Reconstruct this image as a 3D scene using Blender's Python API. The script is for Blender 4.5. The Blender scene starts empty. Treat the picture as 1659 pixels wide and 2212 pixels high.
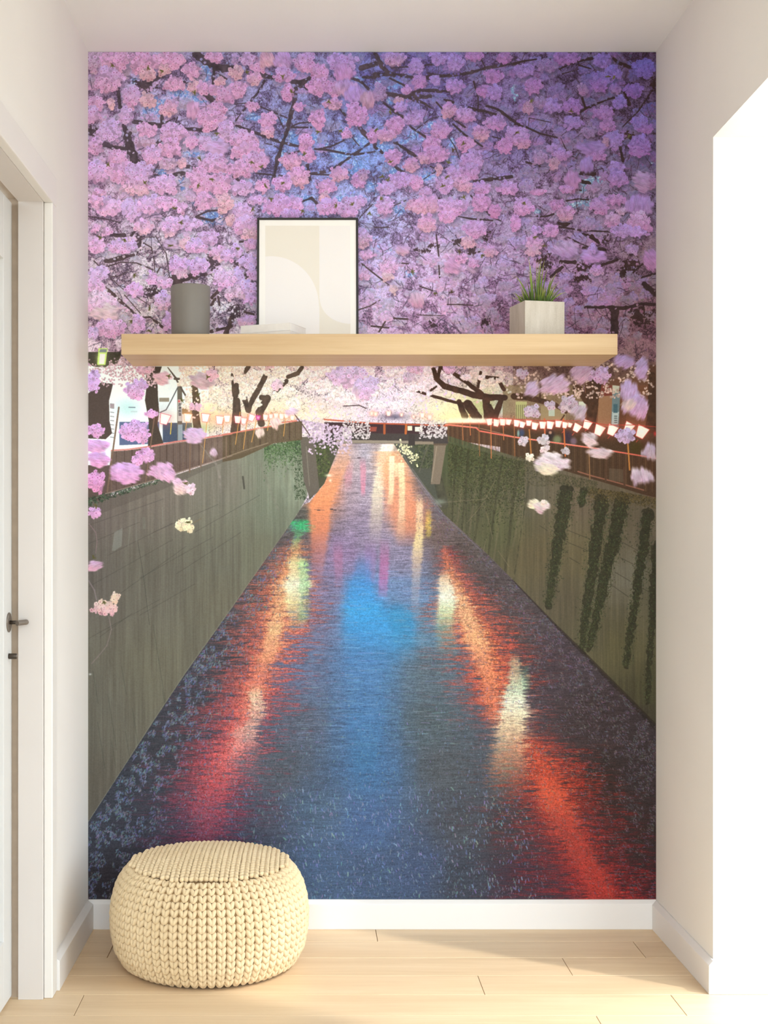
import bpy, bmesh, math, random
import numpy as np
from mathutils import Vector, Matrix

random.seed(4)
SC = bpy.context.scene
COL = SC.collection

# ------------------------------------------------------------------ camera, sky, sun, exposure
S = 0.00142                 # metres per photograph pixel on the end wall
D = 4.0                     # camera to end wall
K = S / D
CX, CY, CAM_Z = 670.0, 1162.0, 1.1968
cam = bpy.data.cameras.new('camera')
cam_ob = bpy.data.objects.new('camera', cam)
COL.objects.link(cam_ob)
cam_ob.location = (0, 0, CAM_Z)
cam_ob.rotation_euler = (math.pi / 2, 0, 0)
cam.sensor_fit = 'HORIZONTAL'
cam.sensor_width = 36.0
cam.lens = 36.0 / (K * 1659)
cam.shift_x = (829.5 - CX) / 1659
cam.shift_y = (CY - 1106.0) / 1659
cam.clip_start = 0.05
SC.camera = cam_ob

world = bpy.data.worlds.new('world')
SC.world = world
world.use_nodes = True
wn = world.node_tree.nodes
# even daylight sky above the horizon, dull ground below it
wtc = wn.new('ShaderNodeTexCoord')
wsep = wn.new('ShaderNodeSeparateXYZ')
wr_ = wn.new('ShaderNodeValToRGB')
wr_.color_ramp.elements[0].position, wr_.color_ramp.elements[0].color = 0.495, (0.38, 0.40, 0.41, 1)
wr_.color_ramp.elements[1].position, wr_.color_ramp.elements[1].color = 0.505, (0.82, 0.925, 1.0, 1)
wmap = wn.new('ShaderNodeMath'); wmap.operation = 'MULTIPLY_ADD'
wmap.inputs[1].default_value = 0.5; wmap.inputs[2].default_value = 0.5
wl_ = world.node_tree.links
wl_.new(wtc.outputs['Generated'], wsep.inputs[0]); wl_.new(wsep.outputs['Z'], wmap.inputs[0])
wl_.new(wmap.outputs[0], wr_.inputs['Fac']); wl_.new(wr_.outputs['Color'], wn['Background'].inputs['Color'])
wn['Background'].inputs['Strength'].default_value = 3.8

sun = bpy.data.lights.new('sun', 'SUN')
sun.energy = 1.2
sun.angle = math.radians(2.4)
sun.color = (1.0, 0.95, 0.88)
sun_ob = bpy.data.objects.new('sun', sun)
COL.objects.link(sun_ob)
SUN_EL = math.radians(52)
sun_ob.rotation_euler = Vector((-0.861 * math.cos(SUN_EL), 0.508 * math.cos(SUN_EL), -math.sin(SUN_EL))).to_track_quat('-Z', 'Y').to_euler()
sun_ob.location = (4, 1, 4)

SC.view_settings.view_transform = 'Standard'
SC.view_settings.look = 'None'
SC.view_settings.gamma = 1.0
SC.view_settings.exposure = 0.77
SC.view_settings.use_curve_mapping = False
SC.cycles.max_bounces = 14
SC.cycles.diffuse_bounces = 10

# ------------------------------------------------------------------ helpers
def lin(c):
    return tuple((v / 255 / 12.92) if v / 255 <= 0.04045 else ((v / 255 + 0.055) / 1.055) ** 2.4 for v in c)

class Mat:
    """small node-material builder"""
    def __init__(self, name, rough=0.6, metallic=0.0, spec=0.5):
        self.m = bpy.data.materials.new(name)
        self.m.use_nodes = True
        self.t = self.m.node_tree
        self.b = self.t.nodes['Principled BSDF']
        self.b.inputs['Roughness'].default_value = rough
        self.b.inputs['Metallic'].default_value = metallic
        self.b.inputs['Specular IOR Level'].default_value = spec
    def n(self, kind, **kw):
        nd = self.t.nodes.new(kind)
        for k, v in kw.items():
            if k in nd.inputs: nd.inputs[k].default_value = v
            else: setattr(nd, k, v)
        return nd
    def l(self, a, b): self.t.links.new(a, b)
    def color(self, c): self.b.inputs['Base Color'].default_value = (*lin(c), 1)
    def ramp(self, src, stops):
        r = self.n('ShaderNodeValToRGB')
        e = r.color_ramp.elements
        e[0].position, e[0].color = stops[0][0], (*lin(stops[0][1]), 1)
        e[1].position, e[1].color = stops[-1][0], (*lin(stops[-1][1]), 1)
        for p, c in stops[1:-1]:
            q = e.new(p); q.color = (*lin(c), 1)
        self.l(src, r.inputs['Fac'])
        return r
    def bump(self, src, strength, dist=0.002):
        bn = self.n('ShaderNodeBump')
        bn.inputs['Strength'].default_value = strength
        bn.inputs['Distance'].default_value = dist
        self.l(src, bn.inputs['Height'])
        self.l(bn.outputs['Normal'], self.b.inputs['Normal'])

def plain(name, c, rough=0.6, metallic=0.0, spec=0.5, var=0.03, scale=30, bump=0.0):
    m = Mat(name, rough, metallic, spec)
    tc = m.n('ShaderNodeTexCoord')
    nz = m.n('ShaderNodeTexNoise', Scale=scale, Detail=4.0)
    m.l(tc.outputs['Object'], nz.inputs['Vector'])
    a = tuple(max(0, v * (1 - var)) for v in c); b = tuple(min(255, v * (1 + var)) for v in c)
    r = m.ramp(nz.outputs['Fac'], [(0.3, a), (0.7, b)])
    m.l(r.outputs['Color'], m.b.inputs['Base Color'])
    if bump: m.bump(nz.outputs['Fac'], bump)
    return m.m

def plaster(name, c):
    m = Mat(name, 0.9, 0, 0.2)
    tc = m.n('ShaderNodeTexCoord')
    big = m.n('ShaderNodeTexNoise', Scale=3.0, Detail=3.0)
    m.l(tc.outputs['Object'], big.inputs['Vector'])
    r = m.ramp(big.outputs['Fac'], [(0.3, tuple(v * .988 for v in c)), (0.7, c)])
    m.l(r.outputs['Color'], m.b.inputs['Base Color'])
    fine = m.n('ShaderNodeTexNoise', Scale=420.0, Detail=2.0)
    m.l(tc.outputs['Object'], fine.inputs['Vector'])
    m.bump(fine.outputs['Fac'], 0.12, 0.001)
    return m.m

def wood(name, dark, mid, light, stretch=(1.2, 16, 16), rough=0.45, per_object=True, bump=0.05, tint=0.05):
    """boards with the grain along local X; every board starts at its own place in the log"""
    m = Mat(name, rough, 0, 0.35)
    tc = m.n('ShaderNodeTexCoord'); oi = m.n('ShaderNodeObjectInfo')
    mp = m.n('ShaderNodeMapping'); mp.inputs['Scale'].default_value = stretch
    m.l(tc.outputs['Object'], mp.inputs['Vector'])
    if per_object:
        mul = m.n('ShaderNodeMath', operation='MULTIPLY'); mul.inputs[1].default_value = 37.0
        m.l(oi.outputs['Random'], mul.inputs[0])
        cb = m.n('ShaderNodeCombineXYZ')
        for i in range(3): m.l(mul.outputs[0], cb.inputs[i])
        m.l(cb.outputs[0], mp.inputs['Location'])
    g1 = m.n('ShaderNodeTexNoise', Scale=1.6, Detail=6.0, Roughness=0.6, Distortion=0.6)
    m.l(mp.outputs['Vector'], g1.inputs['Vector'])
    mp2 = m.n('ShaderNodeMapping'); mp2.inputs['Scale'].default_value = (3.0, 30, 30)
    m.l(mp.outputs['Vector'], mp2.inputs['Vector'])
    g2 = m.n('ShaderNodeTexNoise', Scale=1.2, Detail=3.0)
    m.l(mp2.outputs['Vector'], g2.inputs['Vector'])
    mx = m.n('ShaderNodeMix', data_type='FLOAT'); mx.inputs[0].default_value = 0.3
    m.l(g1.outputs['Fac'], mx.inputs[2]); m.l(g2.outputs['Fac'], mx.inputs[3])
    r = m.ramp(mx.outputs[0], [(0.30, dark), (0.5, mid), (0.68, light)])
    hs = m.n('ShaderNodeHueSaturation')
    mr = m.n('ShaderNodeMapRange')
    mr.inputs['To Min'].default_value = 1 - tint; mr.inputs['To Max'].default_value = 1 + tint
    m.l(oi.outputs['Random'], mr.inputs['Value'])
    m.l(mr.outputs['Result'], hs.inputs['Value'])
    m.l(r.outputs['Color'], hs.inputs['Color'])
    m.l(hs.outputs['Color'], m.b.inputs['Base Color'])
    if bump: m.bump(g2.outputs['Fac'], bump, 0.001)
    return m.m

def link(name, me, mat, parent=None, smooth=False):
    o = bpy.data.objects.new(name, me)
    COL.objects.link(o)
    if mat: me.materials.append(mat)
    if parent: o.parent = parent
    if smooth:
        for p in me.polygons: p.use_smooth = True
    return o

def from_bm(name, bm, mat, parent=None, smooth=False, bevel=0, seg=2):
    me = bpy.data.meshes.new(name)
    bmesh.ops.recalc_face_normals(bm, faces=bm.faces)
    bm.to_mesh(me); bm.free()
    o = link(name, me, mat, parent, smooth)
    if bevel:
        b = o.modifiers.new('bevel', 'BEVEL'); b.width = bevel; b.segments = seg; b.limit_method = 'ANGLE'
    return o

def add_box(bm, x0, x1, y0, y1, z0, z1):
    vs = [bm.verts.new(p) for p in ((x0,y0,z0),(x1,y0,z0),(x1,y1,z0),(x0,y1,z0),(x0,y0,z1),(x1,y0,z1),(x1,y1,z1),(x0,y1,z1))]
    for f in ((0,3,2,1),(4,5,6,7),(0,1,5,4),(1,2,6,5),(2,3,7,6),(3,0,4,7)): bm.faces.new([vs[i] for i in f])
    return vs

def boxes(name, L, mat, parent=None, bevel=0):
    bm = bmesh.new()
    for b in L: add_box(bm, *b)
    return from_bm(name, bm, mat, parent, bevel=bevel)

def prism(name, poly, axis, a0, a1, mat, parent=None, bevel=0):
    """poly: 2-D outline in the two other axes (order x,y / x,z / y,z), extruded along axis"""
    def pt(u, v, a): return {'x': (a, u, v), 'y': (u, a, v), 'z': (u, v, a)}[axis]
    bm = bmesh.new()
    A = [bm.verts.new(pt(u, v, a0)) for u, v in poly]; B = [bm.verts.new(pt(u, v, a1)) for u, v in poly]
    bm.faces.new(A); bm.faces.new(B[::-1])
    for i in range(len(poly)):
        j = (i + 1) % len(poly)
        bm.faces.new((A[i], A[j], B[j], B[i]))
    return from_bm(name, bm, mat, parent, bevel=bevel)

def lathe(name, prof, mat, parent=None, n=64, center=(0, 0, 0), axis='z', smooth=True):
    bm = bmesh.new()
    rings = []
    for r, z in prof:
        ring = []
        for i in range(n):
            a = 2 * math.pi * i / n
            p = (r * math.cos(a), r * math.sin(a), z)
            if axis == 'x': p = (z, r * math.cos(a), r * math.sin(a))
            if axis == 'y': p = (r * math.cos(a), z, r * math.sin(a))
            ring.append(bm.verts.new(Vector(p) + Vector(center)))
        rings.append(ring)
    for a, b in zip(rings[:-1], rings[1:]):
        for i in range(n): bm.faces.new((a[i], a[(i + 1) % n], b[(i + 1) % n], b[i]))
    bm.faces.new(rings[0][::-1]); bm.faces.new(rings[-1])
    return from_bm(name, bm, mat, parent, smooth=smooth)

def empty(name, loc=(0, 0, 0), rz=0.0):
    o = bpy.data.objects.new(name, None)
    o.empty_display_size = 0.1
    COL.objects.link(o)
    o.location = loc; o.rotation_euler = (0, 0, rz)
    return o

def tag(o, label, cat, group=None):
    o['label'] = label; o['category'] = cat
    if group: o['group'] = group
    return o

def struct(o, label=None):
    o['kind'] = 'structure'
    if label: o['label'] = label
    return o

def at(px, py, y):
    """photograph pixel at depth y"""
    return Vector(((px - CX) * K * y, y, CAM_Z + (CY - py) * K * y))
# ------------------------------------------------------------------ the printed picture
# painted from code into a flat image (the print on the wallpaper): cherry trees over a canal at dusk
MK = 1.25                                   # picture pixels per photograph pixel
MX0, MY0, MW, MH = 190, 112, 1228, 1832
def paint_mural():
    W, H = int(MW * MK), int(MH * MK)
    rng = np.random.RandomState(7)
    img = np.zeros((H, W, 3), np.float32)
    YY, XX = np.mgrid[0:H, 0:W].astype(np.float32)
    PX, PY = XX / MK + MX0, YY / MK + MY0   # photograph coordinates of every pixel
    sm = lambda t: t * t * (3 - 2 * t)
    def ss(a, b, x):
        return sm(np.clip((x - a) / (b - a), 0, 1))
    def upsample(g, h, w):
        gh, gw = g.shape[:2]
        y = np.linspace(0, gh - 1.001, h).astype(np.float32); x = np.linspace(0, gw - 1.001, w).astype(np.float32)
        y0 = y.astype(int); x0 = x.astype(int)
        fy = sm(y - y0)[:, None]; fx = sm(x - x0)[None, :]
        if g.ndim == 3: fy = fy[..., None]; fx = fx[..., None]
        a = g[y0][:, x0]; b = g[y0][:, x0 + 1]; c = g[y0 + 1][:, x0]; d = g[y0 + 1][:, x0 + 1]
        return (a * (1 - fx) + b * fx) * (1 - fy) + (c * (1 - fx) + d * fx) * fy
    def noise(sx, sy=None):
        sy = sy or sx
        g = rng.rand(int(MH / sy) + 3, int(MW / sx) + 3).astype(np.float32)
        return upsample(g, H, W)
    def idw(pts, p=3.0):
        a = np.array(pts, np.float32)
        gy, gx = np.mgrid[0:60, 0:40].astype(np.float32)
        gx = gx / 39 * MW + MX0; gy = gy / 59 * MH + MY0
        wsum = 0; acc = 0
        for x, y, r, g, b in a:
            w = 1.0 / (((gx - x) ** 2 + (gy - y) ** 2) ** (p / 2) + 900)
            wsum = wsum + w; acc = acc + w[..., None] * np.array([r, g, b], np.float32)
        return acc / wsum[..., None] / 255.0
    def at(m, x, y):
        return m[min(59, max(0, int((y - MY0) / MH * 59))), min(39, max(0, int((x - MX0) / MW * 39)))]
    def col(c): return np.array(c, np.float32) / 255.0
    def blend(mask, c):
        img[:] = img * (1 - mask[..., None]) + (c if isinstance(c, np.ndarray) and c.ndim == 3 else col(c)) * mask[..., None]
    def box(x0, y0, x1, y1):
        return max(0, int((x0 - MX0) * MK)), max(0, int((y0 - MY0) * MK)), min(W, int((x1 - MX0) * MK) + 2), min(H, int((y1 - MY0) * MK) + 2)
    def stroke(pts, w, c, a=1.0, rough=0.0, soft=0.6):
        """polyline with per-point width (photo px)"""
        ws = w if isinstance(w, (list, tuple)) else [w] * len(pts)
        c = col(c)
        for (p, q, w0, w1) in zip(pts[:-1], pts[1:], ws[:-1], ws[1:]):
            m = max(w0, w1) / 2 + 2 + rough
            bx0, by0, bx1, by1 = box(min(p[0], q[0]) - m, min(p[1], q[1]) - m, max(p[0], q[0]) + m, max(p[1], q[1]) + m)
            if bx1 <= bx0 or by1 <= by0: continue
            X = PX[by0:by1, bx0:bx1]; Y = PY[by0:by1, bx0:bx1]
            dx, dy = q[0] - p[0], q[1] - p[1]
            L = dx * dx + dy * dy + 1e-6
            t = np.clip(((X - p[0]) * dx + (Y - p[1]) * dy) / L, 0, 1)
            d = np.hypot(X - p[0] - t * dx, Y - p[1] - t * dy)
            hw = (w0 + (w1 - w0) * t) / 2
            if rough: hw = hw + (RGH[by0:by1, bx0:bx1] - .5) * 2 * rough
            k = np.clip((hw - d) / soft + .5, 0, 1) * a
            if w0 < 1.2: k = k * w0
            k = k[..., None]
            sub = img[by0:by1, bx0:bx1]
            if w0 > 5:                       # bark: lighter on one flank
                sh = (1 + (RGH[by0:by1, bx0:bx1] - .5) * .5)[..., None]
                img[by0:by1, bx0:bx1] = sub * (1 - k) + c * sh * k
            else:
                img[by0:by1, bx0:bx1] = sub * (1 - k) + c * k
    def poly(pts, soft=1.0):
        """even-odd polygon mask over its own box, returned with its box"""
        xs = [p[0] for p in pts]; ys = [p[1] for p in pts]
        b = box(min(xs) - 2, min(ys) - 2, max(xs) + 2, max(ys) + 2)
        X = PX[b[1]:b[3], b[0]:b[2]]; Y = PY[b[1]:b[3], b[0]:b[2]]
        acc = np.zeros(X.shape, np.float32)
        for ox, oy in ((-.25, -.2), (.25, -.2), (-.25, .2), (.25, .2)):
            ins = np.zeros(X.shape, bool)
            for (x0, y0), (x1, y1) in zip(pts, pts[1:] + pts[:1]):
                if y0 == y1: continue
                cnd = ((y0 > Y + oy) != (y1 > Y + oy))
                ins ^= cnd & (X + ox < (x1 - x0) * (Y + oy - y0) / (y1 - y0) + x0)
            acc += ins
        return acc / 4, b
    def fill(pts, c, a=1.0):
        m, b = poly(pts)
        m = (m * a)[..., None]
        sub = img[b[1]:b[3], b[0]:b[2]]
        cc = c[b[1]:b[3], b[0]:b[2]] if isinstance(c, np.ndarray) and c.ndim == 3 else col(c)
        img[b[1]:b[3], b[0]:b[2]] = sub * (1 - m) + cc * m
    def glow(x, y, rx, ry, c, a=1.0, add=False, pw=1.0):
        b = box(x - 3 * rx, y - 3 * ry, x + 3 * rx, y + 3 * ry)
        if b[2] <= b[0] or b[3] <= b[1]: return
        X = PX[b[1]:b[3], b[0]:b[2]]; Y = PY[b[1]:b[3], b[0]:b[2]]
        k = np.exp(-((((X - x) / rx) ** 2 + ((Y - y) / ry) ** 2)) ** pw) * a
        k = k[..., None]; sub = img[b[1]:b[3], b[0]:b[2]]
        img[b[1]:b[3], b[0]:b[2]] = sub + col(c) * k if add else sub * (1 - k) + col(c) * k
    def fine(k):
        a = rng.rand(H, W).astype(np.float32)
        for _ in range(k):
            a = (a + np.roll(a, 1, 0) + np.roll(a, 1, 1) + np.roll(a, (1, 1), (0, 1))) / 4
        a = (a - a.mean()) / a.std()
        return np.clip(a * .22 + .5, 0, 1)
    n1, n2, n3, n4, n8 = fine(2), fine(5), noise(5.5), noise(11), noise(28)
    RGH = n3 * .5 + n4 * .5
    # ---------------------------------------------------------------- canopy
    CB = [(200,130,172,144,168),(200,420,196,166,186),(200,640,200,180,185),(200,780,215,190,195),(330,200,164,150,184),(340,420,185,165,185),(330,560,200,185,190),
          (330,700,205,185,180),(480,130,140,130,165),(480,300,160,150,185),(480,480,190,170,190),(480,640,215,200,205),(640,150,130,125,165),(620,260,130,130,175),
          (640,340,125,135,190),(640,440,150,150,195),(790,170,105,105,160),(780,330,120,140,195),(790,480,160,160,200),(800,600,190,168,202),(800,690,206,174,196),
          (930,150,105,95,150),(930,300,125,115,165),(930,440,164,148,184),(930,560,186,162,190),(930,680,194,158,184),(1090,150,110,92,134),(1100,300,110,95,140),(1100,440,144,122,152),
          (1100,600,168,136,168),(1090,700,168,128,150),(1250,140,96,80,116),(1250,300,112,92,122),(1250,440,134,112,138),(1250,580,146,114,142),(1250,700,140,100,116),
          (1400,140,84,64,92),(1400,300,90,75,105),(1400,430,110,95,120),(1400,560,120,95,105),(1400,700,120,85,90),(700,830,225,205,205),(600,850,235,220,200),(830,850,225,205,215),
          (940,840,215,190,200),(1050,850,200,180,160),(420,830,230,210,190),(1200,830,120,95,85),(1350,850,100,75,60)]
    C = idw(CB)
    Cf = upsample(C, H, W)
    lr = ss(900, 1350, PX)
    D = col((104, 88, 100)) * (1 - lr[..., None]) + col((60, 40, 46)) * lr[..., None]
    mid_ = (ss(430, 560, PY) * (1 - ss(700, 760, PY)) * ss(700, 800, PX))[..., None]
    D = D * (1 - mid_ * .5) + Cf * .62 * mid_ * .5
    s = .55 * n1 + .45 * n2
    lo = ss(640, 900, PY) * (1 - ss(1000, 1250, PX)) * .10
    k = ss(.20, .52, s + (n4 - .5) * .30 + (n8 - .5) * .22 + .03 + lo + .06 * mid_[..., 0])[..., None]
    D = D * .45 + Cf * .60 * .55
    img[:] = D * (1 - k) + Cf * (.90 + .26 * n1[..., None] + .10 * (n3[..., None] - .5)) * k
    blotch = n4 * .45 + n3 * .25 + n8 * .30
    up_ = 1 - ss(760, 860, PY) * (1 - ss(1000, 1150, PX))
    img *= (1 + up_ * (-.20 + .30 * ss(.34, .64, blotch)))[..., None] * (1 + (up_ * (1 - ss(.34, .64, blotch)))[..., None] * np.array((.06, -.04, .03), np.float32))
    T = {1: (190,110), 2: (500,110), 3: (810,110), 4: (1110,110), 5: (190,420), 6: (770,420), 7: (1110,420), 8: (500,420),
         11: (190,760), 12: (480,780), 13: (780,780), 14: (1110,770), 21: (190,1050), 24: (1110,1050)}
    Q = 310 / 1659.0
    def tp(t, x, y):
        q = 300 / 1659.0 if t == 8 else Q
        return T[t][0] + x * q, T[t][1] + y * q
    SKY = {1: [(1060,480,130,60),(1280,560,120,60),(790,640,190,100),(1350,250,80,120),(580,1120,30,40),(1200,1190,90,30),(900,1400,120,50),(1090,1540,40,70),(530,340,40,40)],
           2: [(420,255,50,20),(780,280,90,60),(1450,320,90,30),(250,760,100,40),(600,800,80,30),(700,1000,90,110),(960,1010,60,50),(1080,1080,50,30),(1480,1040,100,60),(1250,1200,120,60),(1420,1330,120,70),(1400,1410,80,25),(1000,1540,50,40),(600,1190,60,60),(1600,1560,80,60)],
           3: [(220,380,80,70),(170,570,50,40),(400,330,30,40),(640,850,70,50),(470,980,120,80),(100,1090,110,70),(320,1040,50,30),(190,1380,120,40),(30,1560,40,60),(30,370,40,40),(1100,180,40,40),(1620,480,50,70),(880,1150,60,140),(600,1440,80,80)],
           4: [(850,1500,110,70),(760,1580,100,60),(1000,1480,60,40),(130,1560,40,20),(1330,1310,110,40),(1600,1280,40,20),(20,480,40,60)],
           5: [(1430,260,110,80),(1250,60,80,60)], 6: [(480,180,80,60),(60,60,80,50),(620,900,60,60)], 7: [(740,90,140,60),(270,200,40,30)], 8: [(1350,80,140,90),(900,40,100,40)]}
    for t, L in SKY.items():
        for (x, y, rx, ry) in L:
            px, py = tp(t, x, y)
            b = box(px - 30, py - 30, px + 30, py + 30)
            X = PX[b[1]:b[3], b[0]:b[2]]; Y = PY[b[1]:b[3], b[0]:b[2]]
            d = np.hypot((X - px) / (rx * Q), (Y - py) / (ry * Q)) + (n3[b[1]:b[3], b[0]:b[2]] - .5) * .9 + (n1[b[1]:b[3], b[0]:b[2]] - .5) * .9
            kk = np.clip((1.15 - d) * 2.2, 0, 1)[..., None] * .85
            hi = ss(.55, .8, n2[b[1]:b[3], b[0]:b[2]])[..., None]
            sk = col((112,146,208)) * (1 - hi) + col((190,214,235)) * hi
            if px > 1110: sk = col((120,150,180)) * (1 - hi) + col((185,208,215)) * hi
            img[b[1]:b[3], b[0]:b[2]] = img[b[1]:b[3], b[0]:b[2]] * (1 - kk) + sk * kk
    # flower stamps
    def stamp(r, seed, sq, rot, blurred=False):
        rr = np.random.RandomState(seed)
        n = int(r * 1.35) + 2
        y, x = np.mgrid[-n:n + 1, -n:n + 1].astype(np.float32)
        c, s_ = math.cos(rot), math.sin(rot)
        u = x * c + y * s_; v = (-x * s_ + y * c) / sq
        al = np.zeros_like(u); shade = np.ones_like(u) * .9
        for i in range(5):
            a = i * 2 * math.pi / 5 + rr.uniform(-.2, .2)
            d = np.hypot(u - math.cos(a) * r * .55, v - math.sin(a) * r * .55) / (r * .46)
            m = np.clip((1 - d) * r * .5 + .5, 0, 1)
            shade = np.where(m > al, .97 + .07 * (1 - d) + rr.uniform(-.03, .03), shade)
            al = np.maximum(al, m)
        d0 = np.hypot(u, v)
        al = np.maximum(al, np.clip((r * .5 - d0) + .5, 0, 1))
        cen = np.clip((r * .22 - d0) + .42, 0, 1)
        return al, shade, cen, n
    ST = {}
    for r in (2.2, 2.8, 3.4, 4.2, 5.2, 6.2, 7.2):
        ST[r] = [stamp(r * MK, i * 7 + int(r * 10), rng.uniform(.55, 1.0), rng.uniform(0, 6.28)) for i in range(12)]
    CEN = col((120, 52, 88))
    def put(buf, alpha, cx, cy, r, c, cen=.6):
        """one flower into buf (premixed) at pixel cx, cy"""
        al, sh, ce, n = ST[r][rng.randint(12)]
        h, w = buf.shape[:2]
        x0, y0 = int(cx) - n, int(cy) - n
        ax, ay = max(0, -x0), max(0, -y0); bx, by = min(2 * n + 1, w - x0), min(2 * n + 1, h - y0)
        if bx <= ax or by <= ay: return
        a = al[ay:by, ax:bx, None]; f = np.minimum(c * sh[ay:by, ax:bx, None], 1.0)
        if cen: f = f * (1 - ce[ay:by, ax:bx, None] * cen) + CEN * c * 1.25 * ce[ay:by, ax:bx, None] * cen
        sl = (slice(y0 + ay, y0 + by), slice(x0 + ax, x0 + bx))
        buf[sl] = buf[sl] * (1 - a) + f * a
        if alpha is not None: alpha[sl] = np.maximum(alpha[sl], a[..., 0])
    def dab_field(n, rs, keep, gain=1.06, cen=.55):
        for _ in range(n):
            x = MX0 + rng.rand() * MW; y = MY0 + rng.rand() * 800
            i, j = int((y - MY0) * MK), int((x - MX0) * MK)
            if rng.rand() > keep(x, y, i, j): continue
            c = at(C, x, y) * gain * (1 + rng.uniform(-.12, .10)) + rng.uniform(-.03, .03, 3)
            put(img, None, j, i, rs[rng.randint(len(rs))], np.clip(c, 0, 1), cen * .6)
    dens = n8 * .6 + n4 * .4
    dab_field(7500, (2.2, 2.8, 2.8, 3.4), lambda x, y, i, j: (.35 + .9 * (dens[i, j] > .5)) * (1 if y < 730 or (420 < x < 1130) else .25) * (.5 if y < 400 else 1))
    PM = idw([(200,130,206,160,188),(340,140,204,158,186),(480,160,196,152,184),(640,160,190,145,184),(790,150,174,134,182),(930,150,160,124,174),(1090,150,150,112,162),(1250,150,132,100,158),(1400,160,118,92,156),
              (200,300,208,164,196),(340,300,212,164,196),(480,300,208,160,192),(640,300,196,148,188),(790,320,184,140,184),(930,300,178,134,174),(1090,300,166,122,164),(1250,300,150,112,156),(1400,320,140,104,158),
              (200,450,224,178,206),(340,450,222,178,212),(480,450,214,166,196),(620,430,206,156,196),(790,450,202,160,196),(930,450,198,150,186),(1090,450,184,136,176),(1250,440,164,122,160),(1400,480,182,136,180),
              (200,640,226,186,212),(340,600,222,178,214),(480,620,220,180,220),(800,640,214,176,200),(930,620,208,160,184),(1090,600,192,148,180),(1250,560,172,132,178),(1400,600,158,116,150),(1400,720,164,128,160),
              (200,850,218,172,208),(300,950,220,168,204),(200,1030,224,164,200),(420,1050,228,186,204),(450,830,226,184,190),(720,830,222,190,214),(830,800,218,184,206),(1200,850,204,168,182),(1380,850,198,158,182),(1200,1000,214,186,190),(1380,1030,204,170,184),(400,1140,236,204,186),(230,1310,232,182,186),(1165,1090,222,196,192)])
    OFF = {'p': (3,-2,4), 'l': (-6,2,12), 'o': (5,6,-10), 'm': (-16,-4,-8), 'c': (16,26,-4), 'd': (-4,-14,-8), 'w': (12,18,8)}
    def cluster(px, py, rx, ry, kind='p', blur=None, bl=9, r=None, av=0, sh=0):
        base = at(PM, px, py) * (1 - av) + at(C, px, py) * 1.08 * av
        pad = 12 + (bl if blur is not None else 0)
        x0, y0 = int((px - rx - pad - MX0) * MK), int((py - ry - pad - MY0) * MK)
        w, h = int((rx + pad) * 2 * MK), int((ry + pad) * 2 * MK)
        ax0, ay0 = max(0, x0), max(0, y0); ax1, ay1 = min(W, x0 + w), min(H, y0 + h)
        if ax1 <= ax0 or ay1 <= ay0: return
        if sh:
            g_ = min(1, max(0, (px - 800) / 450)); dk = (86 - 30 * g_, 66 - 26 * g_, 88 - 40 * g_)
            glow(px + 2, py + ry * .30, rx * .92, ry * .92, dk, sh, pw=2)
        buf = np.zeros((h, w, 3), np.float32); al = np.zeros((h, w), np.float32)
        yy, xx = np.mgrid[0:h, 0:w].astype(np.float32)
        u = (xx - w / 2) / (rx * MK); v = (yy - h / 2) / (ry * MK)
        ph = rng.rand() * 6.28; an = np.arctan2(v, u)
        d = np.hypot(u, v) * (1 + .10 * np.sin(3 * an + ph) + .08 * np.sin(7 * an + 2 * ph))
        t = np.clip(v * .5 + .5, 0, 1)[..., None]
        k0 = kind[0]; k1 = kind[-1]
        ct = np.clip(base + col(OFF[k0]) + col((-5, 2, 6)), 0, 1); cb = np.clip(base + col(OFF[k1]) + col((7, -1, -9)), 0, 1)
        fillc = (ct * (1 - t) + cb * t) * (.90 - .10 * t)
        m = np.clip((.92 - d) * 6, 0, 1)
        buf[:] = fillc; al[:] = m
        rr = r or 5.2
        keys = sorted(ST.keys()); ki = keys.index(rr)
        n = int(rx * ry / (rr * rr) * 3.4) + 3
        pts = []
        for _ in range(n):
            a = rng.rand() * 6.28; q = math.sqrt(rng.rand()) * (1 / (1 + .10 * math.sin(3 * a + ph) + .08 * math.sin(7 * a + 2 * ph)))
            pts.append((math.cos(a) * q * .95, math.sin(a) * q * .95))
        for (uu, vv) in pts:
            tt = vv * .5 + .5
            c = ct * (1 - tt) + cb * tt
            c = c * (1.02 + rng.uniform(-.07, .09) - .07 * max(0, math.hypot(uu, vv) - .6) * (1 if vv > 0 else -.6)) + rng.uniform(-.015, .015, 3)
            if rng.rand() < .08: c = c * .86
            put(buf, al, w / 2 + uu * rx * MK, h / 2 + vv * ry * MK, keys[max(0, ki - rng.randint(2))], np.clip(c, 0, 1), .78 if rng.rand() < .6 else 0)
        nz = RGH[ay0:ay1, ax0:ax1]
        if blur is not None:
            N = 9; b2 = np.zeros_like(buf); a2 = np.zeros_like(al)
            for i in range(N):
                f = (i / (N - 1) - .5) * bl * MK
                sx, sy = int(round(math.cos(blur) * f)), int(round(math.sin(blur) * f))
                b2 += np.roll(buf * al[..., None], (sy, sx), (0, 1)); a2 += np.roll(al, (sy, sx), (0, 1))
            buf = b2 / np.maximum(a2, 1e-3)[..., None]; al = a2 / N
            # streaks along the motion
            al = np.clip(al * 1.25 - .06, 0, 1)
        sl = (slice(ay0 - y0, ay1 - y0), slice(ax0 - x0, ax1 - x0))
        a_ = al[sl][..., None]
        img[ay0:ay1, ax0:ax1] = img[ay0:ay1, ax0:ax1] * (1 - a_) + buf[sl] * a_
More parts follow.
